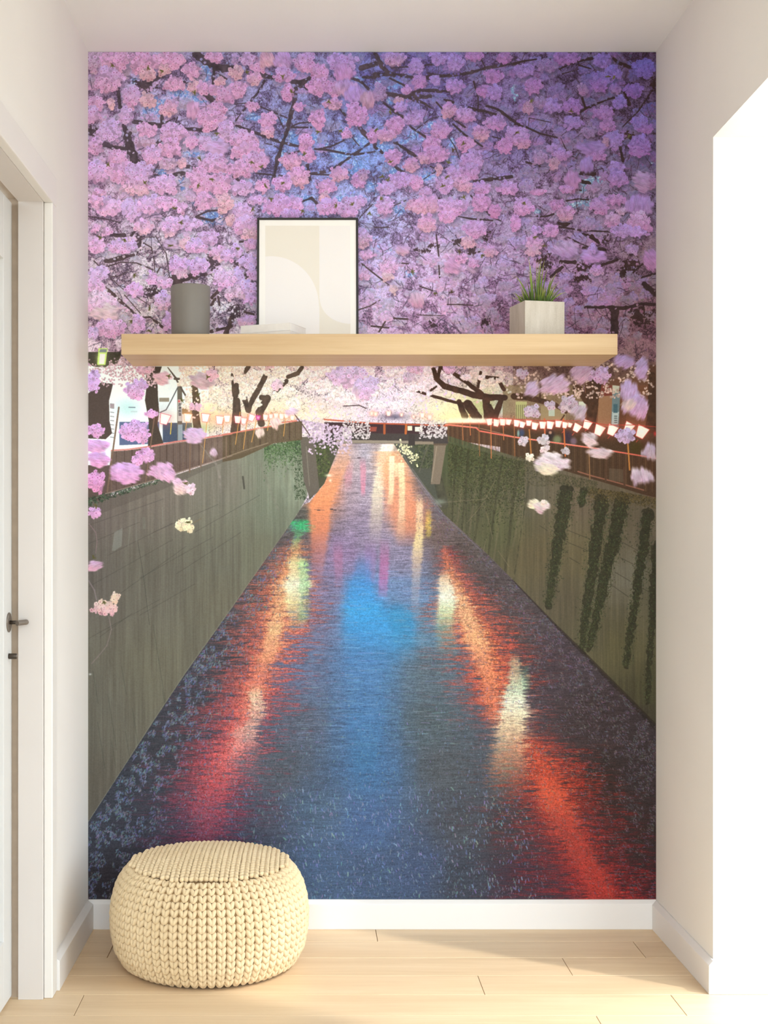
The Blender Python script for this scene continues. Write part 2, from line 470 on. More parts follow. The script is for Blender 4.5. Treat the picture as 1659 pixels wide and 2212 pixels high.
    for _ in range(1500):
        x = rng.uniform(195, 1415); y = rng.uniform(115, 735)
        w_ = 1.0 if (x > 760 and y > 440) or (x > 1000) else .45
        if 540 < x < 860 and 240 < y < 400: w_ = .15
        if rng.rand() > w_ or dens[int((y - MY0) * MK), int((x - MX0) * MK)] < .40: continue
        cluster(x, y, rng.uniform(8, 19), rng.uniform(7, 14), 'm' if rng.rand() < .5 else ('p' if x < 1000 or rng.rand() < .4 else 'l'), r=(2.8 if rng.rand() < .6 else 3.4), av=.6)
    # random twigs, forked and fine
    for _ in range(3400):
        x, y = MX0 + rng.rand() * MW, MY0 + rng.rand() * 740
        dn = dens[int((y - MY0) * MK), int((x - MX0) * MK)]
        if dn > .60 or (x < 480 and y > 620 and rng.rand() < .5): continue
        a = rng.rand() * 6.28; L = rng.uniform(12, 40); pts = [(x, y)]
        for i in range(4):
            a += rng.uniform(-.4, .4); pts.append((pts[-1][0] + math.cos(a) * L / 4, pts[-1][1] + math.sin(a) * L / 4))
        f = min(1, max(0, (x - 850) / 450))
        tc_ = (84 - 26 * f, 70 - 32 * f, 88 - 42 * f); w0 = rng.uniform(.6, 1.9)
        stroke(pts, [w0, w0, w0 * .9, w0 * .8, w0 * .6], tc_, .72)
        if w0 > 1.1:
            q = pts[2]; b_ = a + rng.choice((-.8, .8)); stroke([q, (q[0] + math.cos(b_) * L * .4, q[1] + math.sin(b_) * L * .4)], [w0 * .7, w0 * .5], tc_, .7)
    BR = {1: [([1250,50,1400,130,1480,190,1660,200],90),([590,390,700,370],95),([700,370,800,300,900,300],[60,40,22]),([340,440,370,640],50),([410,850,450,950,480,1100,560,1300],[60,75,100,130]),
              ([150,1060,300,1120,450,1130],[60,55,40]),([15,900,30,1000],120),([530,810,700,840,900,870],50),([1090,890,1300,910,1530,910],42),([850,720,850,840],32),([900,1290,1000,1310,1250,1350],35),
              ([760,1090,860,1010],40),([1040,320,1150,370],22),([1460,190,1440,380],40),([1500,260,1600,320],18),([900,820,1000,770],16),([1000,860,1030,760],14),([750,1410,820,1300],14),([760,1430,890,1440],18),([930,1440,1100,1410],40),([1330,480,1450,580],60)],
          2: [([380,340,300,480,200,600,40,810],[30,28,24,20]),([740,430,720,600,680,740,640,930,580,1080,520,1290,480,1500],[50,46,44,46,44,42,36]),([50,860,350,970,560,1050,780,1100],[34,34,32,24]),([690,350,830,350,900,310],[45,60,50]),
              ([760,370,900,430],60),([320,270,470,300],60),([1240,660,1310,740],30),([1480,880,1560,980,1660,1080],45),([960,1130,1100,1140,1400,1200,1660,1160],[20,26,26,16]),([900,1420,1100,1390,1250,1310,1400,1200,1640,1030],[30,28,28,26,20]),
              ([1000,1130,1150,1100,1300,1030],18),([900,1420,1130,1430],18),([880,1320,910,1500],34),([280,1410,470,1430,660,1450],20),([1500,200,1660,140],60),([1360,300,1500,350,1580,430],35),([1520,300,1660,300],35),
              ([200,600,330,640,640,770],16),([690,870,780,830,930,820],16),([690,880,920,880],22),([360,1060,470,1080,560,1130],12),([660,1190,800,1150],24),([540,760,600,890],14),([1330,900,1420,1030,1490,1110],14),([30,610,160,600],12),([30,1450,120,1530],50)],
          3: [([0,270,150,260,300,280,440,300],[55,55,50,36]),([0,30,100,190,160,260],50),([560,310,700,290,1050,260,1250,200,1450,160,1660,140],[50,40,38,36,32,26]),([180,190,380,180],18),([570,160,720,150],18),([120,490,300,520,400,530,640,520],[44,50,50,40]),
              ([400,540,560,600,640,650],[34,28,20]),([420,490,520,450,850,460],[44,40,34]),([800,560,900,590],35),([1080,650,1240,690,1400,730],[36,34,26]),([1290,630,1420,670,1540,760,1660,850],[22,30,34,32]),([1220,80,1270,180],12),([1140,350,1190,530,1190,700],[22,15,14]),
              ([90,590,200,680,310,750],35),([310,760,430,890,600,1000],[18,24,26]),([230,1050,390,1160,490,1230],[36,42,36]),([230,1340,400,1450],30),([0,1110,80,1170],42),([900,780,1040,880],20),([900,840,1030,960,1240,1100],[20,26,22]),([710,590,780,670],20),
              ([1140,1500,1300,1490,1580,1450],[30,38,44]),([650,770,790,750],10),([650,770,480,900],10),([1330,980,1530,1030],14),([640,1330,720,1370],16),([560,1480,700,1390,830,1340],9),([850,990,920,1100,980,1250],10),([600,250,740,280],16),([170,310,370,410],24)],
          4: [([0,140,130,110,260,90],[26,22,16]),([530,200,700,130,900,80],[20,26,34]),([750,160,890,200],18),([1150,80,1200,130,1370,190],[24,34,40]),([740,720,830,660,1020,580,1240,510],[28,26,24,20]),([0,840,150,880,300,950,500,1000],[24,24,22,16]),([540,210,560,260,750,210],9),
              ([1260,870,1440,690,1600,450],[12,18,14]),([1280,460,1330,620],40),([1230,1120,1260,1270],30),([170,870,175,770,420,820],9),([1300,970,1350,980],70),([1590,360,1640,420],80),([760,1500,870,1530],44),([770,1410,930,1420],48),([540,1000,620,1180,720,1240],10),([140,1280,300,1330],20),
              ([820,640,790,540],26),([1080,660,1160,680],22),([660,1590,780,1610],16),([1560,950,1640,950],12)],
          5: [([590,480,590,620],70),([500,470,590,360],32),([640,560,730,610,760,750,770,920],[16,14,12,8]),([780,480,900,680,940,950],10),([200,770,320,750,430,720,530,700],[40,60,50,16]),([190,840,380,780,560,790,750,870],14),([200,1080,300,1160,380,1240,490,1330,570,1420],[30,34,30,28,24]),
              ([570,1420,720,1420,850,1520,900,1580],[20,24,36,20]),([970,1010,1100,960,1330,920],[120,110,70]),([700,1090,780,1150],110),([1420,740,1450,860],90),([1250,250,1380,190,1500,180],20),([1250,260,1430,300,1520,270],30),([1420,1580,1550,1550,1660,1520],40),([1430,1190,1500,1120],40),
              ([1500,1180,1520,1280],22),([1420,1280,1470,1200],28),([1600,1600,1660,1420],60),([420,1160,600,1370],10),([560,1180,720,1290],8),([250,960,420,1110],10),([0,250,200,280,360,320],13),([780,930,830,840],14),([250,460,420,470],40),([600,490,770,490],10),([40,740,120,820],12),([260,950,360,940,450,890],10)],
          6: [([60,800,250,950,460,1110],[18,16,12]),([920,460,935,580,950,710],16),([950,820,960,960],16),([430,130,600,50],10),([1320,10,1450,130,1550,250,1660,300],18),([1170,250,1330,280,1600,300],[10,24,16]),([950,40,1010,90],25),([200,380,370,375],14),([730,1060,880,1110],14),([1050,1270,1180,1270,1340,1280],14),
              ([700,1390,990,1400],10),([430,1430,590,1440],20),([170,1520,370,1540],20),([250,1600,330,1470],18),([0,1340,150,1290,270,1220],12),([520,790,600,800],18),([1150,540,1220,550],60),([1490,460,1510,490],70),([1310,640,1380,660],50),([860,590,930,600],34),([870,1490,890,1520],70),([1460,1480,1540,1480],70),([680,640,720,640],30),([770,660,820,640],30),([30,270,180,110],12)],
          7: [([610,70,740,50,860,60],18),([270,250,380,250,470,220],20),([520,330,600,350,650,330],[40,44,30]),([520,370,760,410,1110,430],[24,16,18]),([800,450,900,490,980,560],[30,46,30]),([1070,460,1050,540],44),([800,620,1060,640],40),([340,720,370,810],110),([540,780,700,780],40),([750,830,870,870],80),([1000,820,1200,750],30),
              ([1310,760,1360,850],110),([1250,850,1260,950],70),([1380,900,1500,790],18),([430,940,560,840],36),([1470,960,1640,910],22),([830,1300,1300,1310,1480,1260,1640,1270],[26,40,36,36]),([1160,1340,1160,1600],90),([1500,1030,1640,1150],60),([1400,1370,1520,1440],110),([740,960,830,970],70),([620,490,760,560],12),([700,540,860,600],10)],
          8: [([830,80,950,40,1050,140],[30,40,24]),([40,800,90,820],70),([190,980,160,1120],70),([30,1420,60,1340],100),([150,1400,260,1430],26),([100,560,230,560],30),([200,680,80,760],12)]}
    for t, L in BR.items():
        q = 300 / 1659.0 if t == 8 else Q
        for pl, w in L:
            pts = [tp(t, pl[i], pl[i + 1]) for i in range(0, len(pl), 2)]
            ws = [v * q for v in (w if isinstance(w, list) else [w] * len(pts))]
            f = min(1, max(0, (pts[0][0] - 800) / 450))
            lo_ = min(1, max(0, (pts[0][1] - 420) / 250)) * (1 - f)
            ln_ = sum(math.hypot(q1[0] - q0[0], q1[1] - q0[1]) for q0, q1 in zip(pts[:-1], pts[1:]))
            if len(pts) == 2 and max(ws) > .45 * ln_ and max(ws) > 5:      # a dark opening between blossoms
                mx_, my_ = (pts[0][0] + pts[1][0]) / 2, (pts[0][1] + pts[1][1]) / 2
                hx = abs(pts[0][0] - pts[1][0]) / 2 + max(ws) * .55; hy_ = abs(pts[0][1] - pts[1][1]) / 2 + max(ws) * .55
                b = box(mx_ - hx * 1.8, my_ - hy_ * 1.8, mx_ + hx * 1.8, my_ + hy_ * 1.8)
                X = PX[b[1]:b[3], b[0]:b[2]]; Y = PY[b[1]:b[3], b[0]:b[2]]
                d = np.hypot((X - mx_) / hx, (Y - my_) / hy_) + (n3[b[1]:b[3], b[0]:b[2]] - .5) * 1.5 + (n2[b[1]:b[3], b[0]:b[2]] - .5) * 1.4
                kk = np.clip((1.0 - d) * 3, 0, 1)[..., None] * .88
                img[b[1]:b[3], b[0]:b[2]] = img[b[1]:b[3], b[0]:b[2]] * (1 - kk) + col((70 - 22 * f, 54 - 26 * f, 58 - 34 * f)) * kk
                continue
            stroke(pts, ws, (74 - 24 * f + 10 * lo_, 60 - 28 * f + 4 * lo_, 66 - 36 * f - 6 * lo_), .94, rough=(1.0 + .22 * max(ws)) if max(ws) > 5 else .5)
    dab_field(5200, (2.2, 2.8, 3.4), lambda x, y, i, j: (.25 + .8 * (dens[i, j] > .5)) * (1 if y < 730 else .3), 1.1)
    # ---------------------------------------------------------------- below the canopy: far scene
    fill([(190,790),(330,790),(330,1010),(190,1010)], (250,252,246)); fill([(330,790),(450,790),(450,990),(330,1010)], (244,248,240))
    glow(275, 880, 26, 22, (200,236,228), .9); glow(352, 900, 20, 26, (214,226,224), .9); glow(290, 842, 60, 20, (255,255,250), .8)
    for y in range(872, 945, 9): stroke([(238, y), (245, y + 1)], 2, (120,120,120), .7)
    fill([tp(11,820,530),tp(11,935,530),tp(11,935,575),tp(11,820,575)], (150,138,118)); fill([tp(11,250,600),tp(11,300,600),tp(11,300,650),tp(11,250,650)], (168,150,150))
    stroke([tp(11,470,640), tp(11,540,642)], 2, (110,130,140)); stroke([tp(11,500,690), tp(11,560,690)], 3, (200,220,215))
    fill([tp(11,360,810),tp(11,820,810),tp(11,820,1060),tp(11,360,1080)], (96,108,138)); fill([tp(11,860,820),tp(11,1200,820),tp(11,1200,1020),tp(11,860,1050)], (72,82,100))
    fill([tp(11,1080,600),tp(11,1250,600),tp(11,1250,720),tp(11,1080,720)], (166,128,84))
    for i in range(6): stroke([tp(11,1085,612 + i * 17), tp(11,1245,612 + i * 17)], 1.2, (120,84,50))
    # warm light left, blossoms centre
    glow(448, 885, 26, 26, (255,240,190), .95); glow(470, 900, 70, 16, (255,226,170), .8); glow(430, 925, 30, 12, (150,150,60), .5)
    glow(620, 890, 110, 26, (252,226,170), .55); glow(700, 897, 60, 8, (255,230,200), .9); glow(960, 888, 70, 40, (250,240,190), .75); glow(1000, 880, 60, 40, (238,224,160), .6)
    glow(1045, 875, 30, 30, (150,160,90), .6); glow(1085, 870, 16, 30, (160,176,160), .7)
    # right: brown house, dark trees
    fill([tp(14,-130,330),tp(14,800,330),tp(14,800,780),tp(14,-130,780)], (128,104,70), .75)
    fill([tp(14,820,300),tp(14,1660,200),tp(14,1660,1120),tp(14,820,1050)], (112,70,46))
    fill([tp(14,990,330),tp(14,1150,330),tp(14,1150,1060),tp(14,950,1030)], (150,108,76)); fill([tp(14,990,330),tp(14,1140,330),tp(14,1140,450),tp(14,985,460)], (118,58,44))
    fill([tp(14,1560,100),tp(14,1660,100),tp(14,1660,1100),tp(14,1480,1000),tp(14,1540,700)], (78,44,28)); fill([tp(14,1220,560),tp(14,1300,560),tp(14,1290,1080),tp(14,1220,1080)], (100,60,38))
    fill([tp(14,310,570),tp(14,600,570),tp(14,600,740),tp(14,310,740)], (150,128,92)); fill([tp(14,400,600),tp(14,470,600),tp(14,470,690),tp(14,400,690)], (176,182,160)); fill([tp(14,750,520),tp(14,830,520),tp(14,830,650),tp(14,750,650)], (206,206,178))
    fill([tp(14,20,520),tp(14,150,520),tp(14,140,720),tp(14,20,720)], (176,170,112))
    for x in range(30, 150, 22): stroke([tp(14,x,560), tp(14,x,720)], 1.4, (96,84,60))
    fill([tp(14,1140,400),tp(14,1230,400),tp(14,1200,1100),tp(14,1110,1080)], (108,122,120)); fill([tp(14,1135,640),tp(14,1215,640),tp(14,1200,790),tp(14,1130,790)], (176,186,178)); fill([tp(14,1150,550),tp(14,1200,550),tp(14,1200,650),tp(14,1150,650)], (70,96,100))
    for i in range(4): stroke([tp(14,1165,690 + i * 24), tp(14,1190,690 + i * 24)], 2.4, (90,100,96))
    fill([tp(14,1140,330),tp(14,1220,340),tp(14,1210,420),tp(14,1140,420)], (190,186,160))
    # people and darkness behind the right railing, hedge
    fill([tp(13,960,720),tp(13,1660,720),tp(13,1660,1000),tp(13,960,900)], (84,58,40)); fill([tp(14,-160,780),tp(14,900,790),tp(14,1660,900),tp(14,1660,1640),tp(14,900,1440),tp(14,-160,1120)], (74,52,34))
    for (x, y, w, h, c) in ((90,880,60,90,(60,70,96)),(50,890,26,80,(130,160,150)),(420,900,90,140,(46,36,34)),(500,960,90,90,(120,124,88)),(620,930,100,150,(58,44,56)),(690,980,70,80,(120,96,108)),(420,880,34,34,(196,150,120)),(1410,1050,150,160,(66,56,22))):
        px, py = tp(14, x, y); glow(px, py, w * Q * .55, h * Q * .55, c, .95, pw=2)
    fill([(188,1005),(250,1005),(236,1080),(188,1095)], (96,78,70))
    fill([tp(14,-10,60),tp(14,1660,60),tp(14,1660,330),tp(14,-10,340)], (96,66,50), .45)
    # trunks
    TR = (62, 50, 42)
    fill([tp(11,*p) for p in ((150,350),(285,370),(270,440),(240,560),(245,800),(275,940),(200,1010),(0,1000),(0,480),(60,430))], (84,70,62))
    fill([tp(11,*p) for p in ((660,170),(850,170),(800,330),(805,500),(820,700),(800,840),(870,1060),(690,1090),(700,800),(655,560),(675,380))], (76,64,54))
    stroke([tp(11,1190,280),tp(11,1230,420),tp(11,1250,560),tp(11,1240,700),tp(11,1270,960)], [60*Q,70*Q,90*Q,80*Q,100*Q], (96,78,58), rough=1)
    fill([tp(11,1030,400),tp(11,1085,400),tp(11,1085,1030),tp(11,1030,1030)], (112,102,88)); fill([tp(11,1035,550),tp(11,1082,550),tp(11,1082,800),tp(11,1035,800)], (204,196,184))
    for i, yy in enumerate((610, 648, 686, 724)):     # the characters on the pole sign
        x, y = tp(11, 1058, yy)
        stroke([(x - 2.6, y - 2), (x + 2.6, y - 2)], 1.1, (60,55,60)); stroke([(x, y - 3), (x - (.3 if i % 2 else 2), y + 2.6)], 1.1, (60,55,60)); stroke([(x - 2.4, y + 1), (x + 2.6, y + (1.4 if i != 1 else -.4))], 1.1, (60,55,60)); stroke([(x + 2, y - 2), (x + 2.2, y + 2.6)], 1.0, (60,55,60))
    glow(*tp(11,1050,570), 2, 2.5, (220,60,60), 1)
    fill([tp(11,1035,840),tp(11,1090,840),tp(11,1090,1030),tp(11,1035,1030)], (150,158,160))
    def trees():
        for pl, w in (([160,280,165,600,150,820],[60,100,110]),([540,80,430,300,350,440,300,560],[60,60,60,50]),([740,230,580,380],50),([920,70,870,140,760,180],46),([520,430,430,590,450,720],[80,90,80]),([240,400,300,570],60),([300,70,260,120],50),([110,150,130,400],30),([450,420,520,430],60)):
            stroke([tp(12, pl[i], pl[i+1]) for i in range(0, len(pl), 2)], [v*Q for v in (w if isinstance(w, list) else [w]*(len(pl)//2))], (86,70,58), rough=1.2)
        for pl, w in (([830,70,870,200,960,290,1150,340,1300,390,1500,420,1660,420],[50,56,66,70,74,74,70]),([1080,150,1200,230,1340,340,1400,390],[44,50,56,60]),([910,80,890,180],40),([1380,130,1350,300],34),([650,350,850,410,1060,470,1200,500],[30,30,32,40]),([1130,470,1200,640],[60,80]),
                      ([1230,500,1340,650],[110,110]),([1440,440,1470,650],[80,100]),([1620,440,1540,660],[60,80]),([1480,520,1550,660],60),([800,340,870,290],20),([930,70,1010,140],40),([1580,200,1650,330],40),([1430,180,1560,200],40)):
            stroke([tp(13, pl[i], pl[i+1]) for i in range(0, len(pl), 2)], [v*Q for v in (w if isinstance(w, list) else [w]*(len(pl)//2))], (66,42,30), rough=1.2)
    trees()
    for pl, w in (([0,460,150,470,350,520,480,560,600,640],[76,76,60,50,36]),([310,270,300,500],26),([690,330,700,420],26),([630,400,620,560],18),([900,330,910,560,890,860],[150,130,100]),([740,340,840,520],[60,70]),([990,330,940,560],[50,50]),([1600,210,1590,800],[70,110]),([1240,300,1280,360],18),([500,800,580,680],10)):
        stroke([tp(14, pl[i], pl[i+1]) for i in range(0, len(pl), 2)], [v*Q for v in (w if isinstance(w, list) else [w]*(len(pl)//2))], (72,46,30), rough=1.2)
    stroke([tp(11,920,180),tp(11,1010,300),tp(11,1080,430),tp(11,1170,580),tp(11,1220,700)], [10*Q,22*Q,20*Q,16*Q,12*Q], (92,80,70)); stroke([tp(11,1040,400),tp(11,960,560),tp(11,900,670),tp(11,830,700)], 12*Q, (96,96,96)); stroke([tp(11,1000,310),tp(11,1160,320)], 5, (92,80,70))
    # small far blossoms in the light
    CF = [(480,1,0)]
    for _ in range(2000):
        x = rng.uniform(400, 1120); y = rng.uniform(788, 905 if x < 960 else 870)
        if x > 600 and x < 960 and rng.rand() < .3: y = rng.uniform(880, 960)
        if x > 930 and rng.rand() < .6: continue
        if y > 935 and not (640 < x < 730 or 720 < x < 760): continue
        if n4[int((y - MY0) * MK), int((x - MX0) * MK)] < .36: continue
        wv = rng.rand()
        c = at(C, x, min(y, 860)) * 1.08 + rng.uniform(-.05, .05, 3)
        if x < 620: c = c * .6 + col((248,226,190)) * .4
        if 660 < x < 950 and y > 880: c = c * .6 + col((236,214,216)) * .4
        put(img, None, (x - MX0) * MK, (y - MY0) * MK, (2.2, 2.8, 2.8)[rng.randint(3)], np.clip(c, 0, 1), .35)
    for _ in range(210):
        x = rng.uniform(395, 1080); y = 786 + abs(rng.randn()) * 46
        if y > 893 or (x > 930 and (y > 850 or rng.rand() < .45)): continue
        cluster(x, y, rng.uniform(7, 17), rng.uniform(5, 11), 'w', r=2.8, av=.75)
    trees()
    for _ in range(70):
        x = rng.uniform(395, 1080); y = rng.uniform(788, 880)
        if x > 930 and y > 830: continue
        cluster(x, y, rng.uniform(6, 12), rng.uniform(4, 8), 'w', r=2.8, av=.75)
    for _ in range(700):
        x = rng.uniform(195, 335); y = rng.uniform(770, 840)
        if y > 800 + (x - 195) * .28: continue
        put(img, None, (x - MX0) * MK, (y - MY0) * MK, 2.2, col((226,190,190)) * rng.uniform(.8, 1.1), .4)
    for _ in range(900):
        x = rng.uniform(1110, 1416); y = rng.uniform(785, 860)
        if n4[int((y - MY0) * MK), int((x - MX0) * MK)] < .5: continue
        put(img, None, (x - MX0) * MK, (y - MY0) * MK, (2.2, 2.8)[rng.randint(2)], col((214,180,160)) * rng.uniform(.75, 1.1), .4)
    for _ in range(130):
        x = rng.uniform(420, 1040); y = rng.uniform(800, 910); a = rng.rand() * 6.28
        stroke([(x, y), (x + 9 * math.cos(a), y + 9 * math.sin(a))], 1.1, (120,98,88), .4)
    # the street lamp between the branches, upper left
    fill([tp(11,*p) for p in ((0,0),(380,0),(370,60),(330,140),(240,150),(190,180),(60,170),(0,120))], (62,58,40), .9)
    fill([(212,752),(232,752),(227,788),(209,788)], (212,240,120)); glow(218, 776, 9, 12, (236,255,150), .9); fill([(215,764),(227,764),(224,786),(213,786)], (255,255,232)); fill([(216,754),(230,754),(229,761),(213,761)], (140,146,140))
    glow(218, 797, 7, 5, (250,240,240), .9)
    for _ in range(180):
        x = rng.uniform(192, 300); y = rng.uniform(775, 835)
        if 207 < x < 236 and y < 792: continue
        put(img, None, (x - MX0) * MK, (y - MY0) * MK, 2.2, col((226,188,188)) * rng.uniform(.75, 1.1), .4)
    # ---------------------------------------------------------------- canal walls
    vs = noise(2.2, 60) * .5 + noise(7, 160) * .5
    LW = upsample(idw([(195,1090,98,92,86),(195,1250,92,90,82),(195,1500,92,92,80),(195,1750,88,86,74),(330,1080,108,104,94),(330,1250,96,96,84),(330,1450,96,96,80),(480,1040,106,106,94),(480,1200,98,100,86),(480,1300,98,98,82),(590,1000,112,122,104),(600,1100,106,116,98),(640,1050,122,132,112),(560,1200,100,104,86)]), H, W)
    fill([(188,1088),(350,1036),(480,992),(590,962),(655,946),(664,1070),(648,1100),(500,1314),(400,1455),(330,1560),(188,1778)], LW * (.92 + .28 * vs[..., None]) + col((11, 4, 2)))
    JL = [((190,1135),(352,1078)),((190,1175),(300,1128)),((232,1200),(372,1130)),((190,1268),(372,1166)),((255,1285),(402,1180)),((190,1380),(345,1295)),((300,1250),(460,1160)),((380,1240),(520,1150)),((215,1376),(285,1325)),((300,1330),(420,1262)),((330,1150),(470,1090)),((420,1150),(560,1070))]
    for p, q in JL: stroke([p, q], 1.1, (70,68,60), .42)
    stroke([(297,1170),(310,1250),(322,1350)], 1.1, (60,62,54), .5); stroke([(350,1095),(351,1132)], 1, (150,150,135), .6)
    for (x0, y0, L) in ((200,1450,70),(232,1500,120),(262,1440,60),(285,1530,80),(330,1350,180),(350,1490,50),(240,1600,60),(210,1560,100),(270,1580,90)): stroke([(x0,y0),(x0+L*.16,y0+L)], 1, (66,70,58), .5)
    fill([(246,1150),(264,1141),(262,1180),(247,1190),(241,1190)], (150,150,138), .55); stroke([(280,1140),(276,1180)], 2, (140,140,126), .4); stroke([(293,1110),(294,1170)], 3, (136,132,122), .35); stroke([(310,1120),(311,1140)], 6, (136,140,122), .3)
    stroke([(524,1030),(527,1055)], 4, (66,62,54), .7); stroke([(618,970),(622,1000),(640,1080)], 7, (140,150,128), .35); stroke([(600,1000),(618,1090)], 8, (130,138,118), .3); stroke([(560,1000),(600,1100)], 6, (128,120,106), .25)
    fill([(188,1088),(350,1036),(480,992),(500,990),(350,1058),(190,1120)], (98,88,78), .5)
    # ivy left
    def leaves(n, fx, cols, r0=1.0, r1=2.4, a=.8):
        for _ in range(n):
            x, y = fx()
            c = cols[rng.randint(len(cols))]
            s_ = rng.uniform(.75, 1.25); r = rng.uniform(r0, r1); an = rng.rand() * 3.14
            stroke([(x - r * math.cos(an), y - r * math.sin(an)), (x + r * math.cos(an), y + r * math.sin(an))], r, tuple(v * s_ for v in c), a)
    G1 = [(70,92,56),(86,112,66),(58,78,50),(104,126,84)]
    def ivy_l():
        x = rng.uniform(570, 650); top = 948 - (x - 650) * .18; return x, top + abs(rng.randn()) * (22 if x < 600 or x > 636 else 26)
    leaves(1500, ivy_l, G1, .6, 1.5)
    leaves(420, lambda: (rng.uniform(636, 660), rng.uniform(945, 1080)), [(58,74,48),(68,82,56),(50,64,44)], .6, 1.5)
    leaves(420, lambda: (lambda t: (190 + t * 180, 1085 - t * 60 + rng.uniform(-8, 8)))(rng.rand()), [(70,84,62),(58,70,52),(100,116,92),(48,58,44)])
    # far channel under the bridge and pillars
    fill([(650,944),(735,944),(735,968),(700,1045),(668,1080),(655,1010)], (78,76,58)); leaves(420, lambda: (rng.uniform(668, 712), rng.uniform(965, 1030)), [(78,88,48),(60,70,42),(92,100,58)])
    fill([(648,944),(676,944),(682,985),(690,1062),(668,1075),(656,1040)], (104,94,82)); stroke([(661,965),(668,1050)], 2, (150,140,124), .5)
    # ---------------------------------------------------------------- right wall
    RW = upsample(idw([(960,980,72,76,50),(1000,1100,82,78,56),(1080,1150,84,82,54),(1150,1060,92,84,66),(1150,1200,96,84,58),(1200,1300,90,80,60),(1250,1080,98,84,66),(1260,1200,104,92,64),(1290,1380,88,80,58),(1350,1250,112,104,86),(1330,1400,96,88,58),(1410,1150,96,84,66),(1410,1300,94,86,64),(1400,1500,74,68,44),(1380,1540,66,58,42)]), H, W)
    fill([(935,944),(965,940),(1000,952),(1110,985),(1230,1020),(1330,1050),(1420,1078),(1420,1574),(1262,1412),(1200,1350),(1110,1255),(1040,1185),(960,1112),(880,1005),(850,962),(860,950)], RW * (.88 + .32 * vs[..., None]))
    fill([(842,958),(935,950),(940,1040),(950,1090),(880,1000)], (78,78,66)); leaves(400, lambda: (rng.uniform(895, 935), rng.uniform(955, 1010)), [(70,74,50),(54,60,42),(86,88,60)])
    stroke([(925,960),(905,1020)], 3, (106,98,84), .5); stroke([(940,1010),(958,1090)], 20, (70,66,52), .8, rough=1)
    fill([(938,940),(966,940),(962,970),(950,1046),(930,1046),(936,985)], (124,108,90)); stroke([(943,965),(932,1040)], 2.4, (166,148,124), .6); fill([(936,938),(968,938),(966,962),(936,962)], (96,80,64))
    for sl in (((1004,1000),(985,1150)),((1035,1010),(1010,1170)),((1120,1000),(1100,1110)),((1132,1060),(1108,1180)),((1082,1100),(1066,1210))): stroke(list(sl), 4, (120,106,82), .35)
    G2 = [(62,66,36),(52,56,30),(74,78,44),(86,86,50),(46,48,30),(68,62,38)]
    def ivy_r():
        t = rng.rand(); x = 968 + t * 165; return x, 958 + (x - 968) * .24 + abs(rng.randn()) * (70 - 30 * abs(t - .5))
    leaves(6500, ivy_r, G2, .6, 1.7, .7)
    for x0, y0, x1, y1, w in ((985,965,975,1150,6),(1012,970,996,1165,5),(1050,980,1022,1190,7),(1085,985,1052,1215,6),(1118,1000,1090,1245,8),(1142,1040,1108,1262,3)): stroke([(x0,y0),(x1,y1)], [w, w * .7], (50,46,30), .35, rough=2)
    def band(p0, p1, w0, w1):
        def f():
            t = rng.rand(); x = p0[0] + (p1[0] - p0[0]) * t; y = p0[1] + (p1[1] - p0[1]) * t; return x + rng.randn() * (w0 + (w1 - w0) * t) * .36, y + rng.uniform(-3, 3)
        return f
    for p0, p1, w0, w1, n in (((1223,1060),(1184,1310),36,15,1900),((1300,1080),(1252,1430),32,18,2000),((1345,1080),(1272,1400),38,18,2300),((1400,1110),(1352,1440),28,14,1500),((1418,1180),(1398,1520),22,11,800),((1262,1060),(1256,1090),22,14,250)):
        stroke([p0, p1], [w0 * .85, w1 * .7], (46,42,27), .86, rough=6); leaves(n, band(p0, p1, w0, w1), G2 + [(60,60,34),(54,64,42)], .6, 1.5)
    leaves(1300, lambda: (lambda x: (x, 1052 + (x - 1270) * .16 + abs(rng.randn()) * 12))(rng.uniform(1270, 1418)), [(88,72,40),(74,62,34),(104,86,48),(60,52,30)], .6, 1.6)
    leaves(900, lambda: (rng.uniform(1110, 1200), rng.uniform(985, 1050)), [(76,70,46),(62,58,38),(88,80,54)], .6, 1.5); leaves(700, lambda: (lambda x: (x, 1030 + (x - 1200) * .2 + rng.uniform(-8, 14)))(rng.uniform(1200, 1290)), [(76,70,46),(62,58,38),(88,80,54)], .6, 1.5)
    for p, q in (((1166,1136),(1182,1146)),((1225,1145),(1275,1165)),((1227,1172),(1270,1190)),((1345,1172),(1378,1190)),((1340,1205),(1374,1222)),((1328,1236),(1362,1256)),((1318,1262),(1358,1290)),((1400,1198),(1418,1208)),((1395,1234),(1418,1248)),((1385,1270),(1412,1284)),((1230,1205),(1252,1218))): stroke([p, q], 1.2, (48,42,30), .6)
    for p in ([(1058,1080),(1046,1064)],[(950,1086),(1048,1078),(1068,1040)],[(1048,1082),(1008,1130)],[(1044,1090),(1054,1120),(1064,1165)],[(1050,1165),(1044,1190),(1046,1215),(1036,1260)],[(1076,1190),(1100,1225)]): stroke(p, 1.0, (150,128,104), .5)
    # ---------------------------------------------------------------- water
    Lb = [(735,958),(700,1045),(668,1085),(655,1090),(500,1314),(400,1455),(330,1560),(186,1782),(186,1950),(1422,1950),(1422,1574),(1262,1412),(1200,1350),(1110,1255),(1040,1185),(960,1112),(905,1040),(868,985),(850,958)]
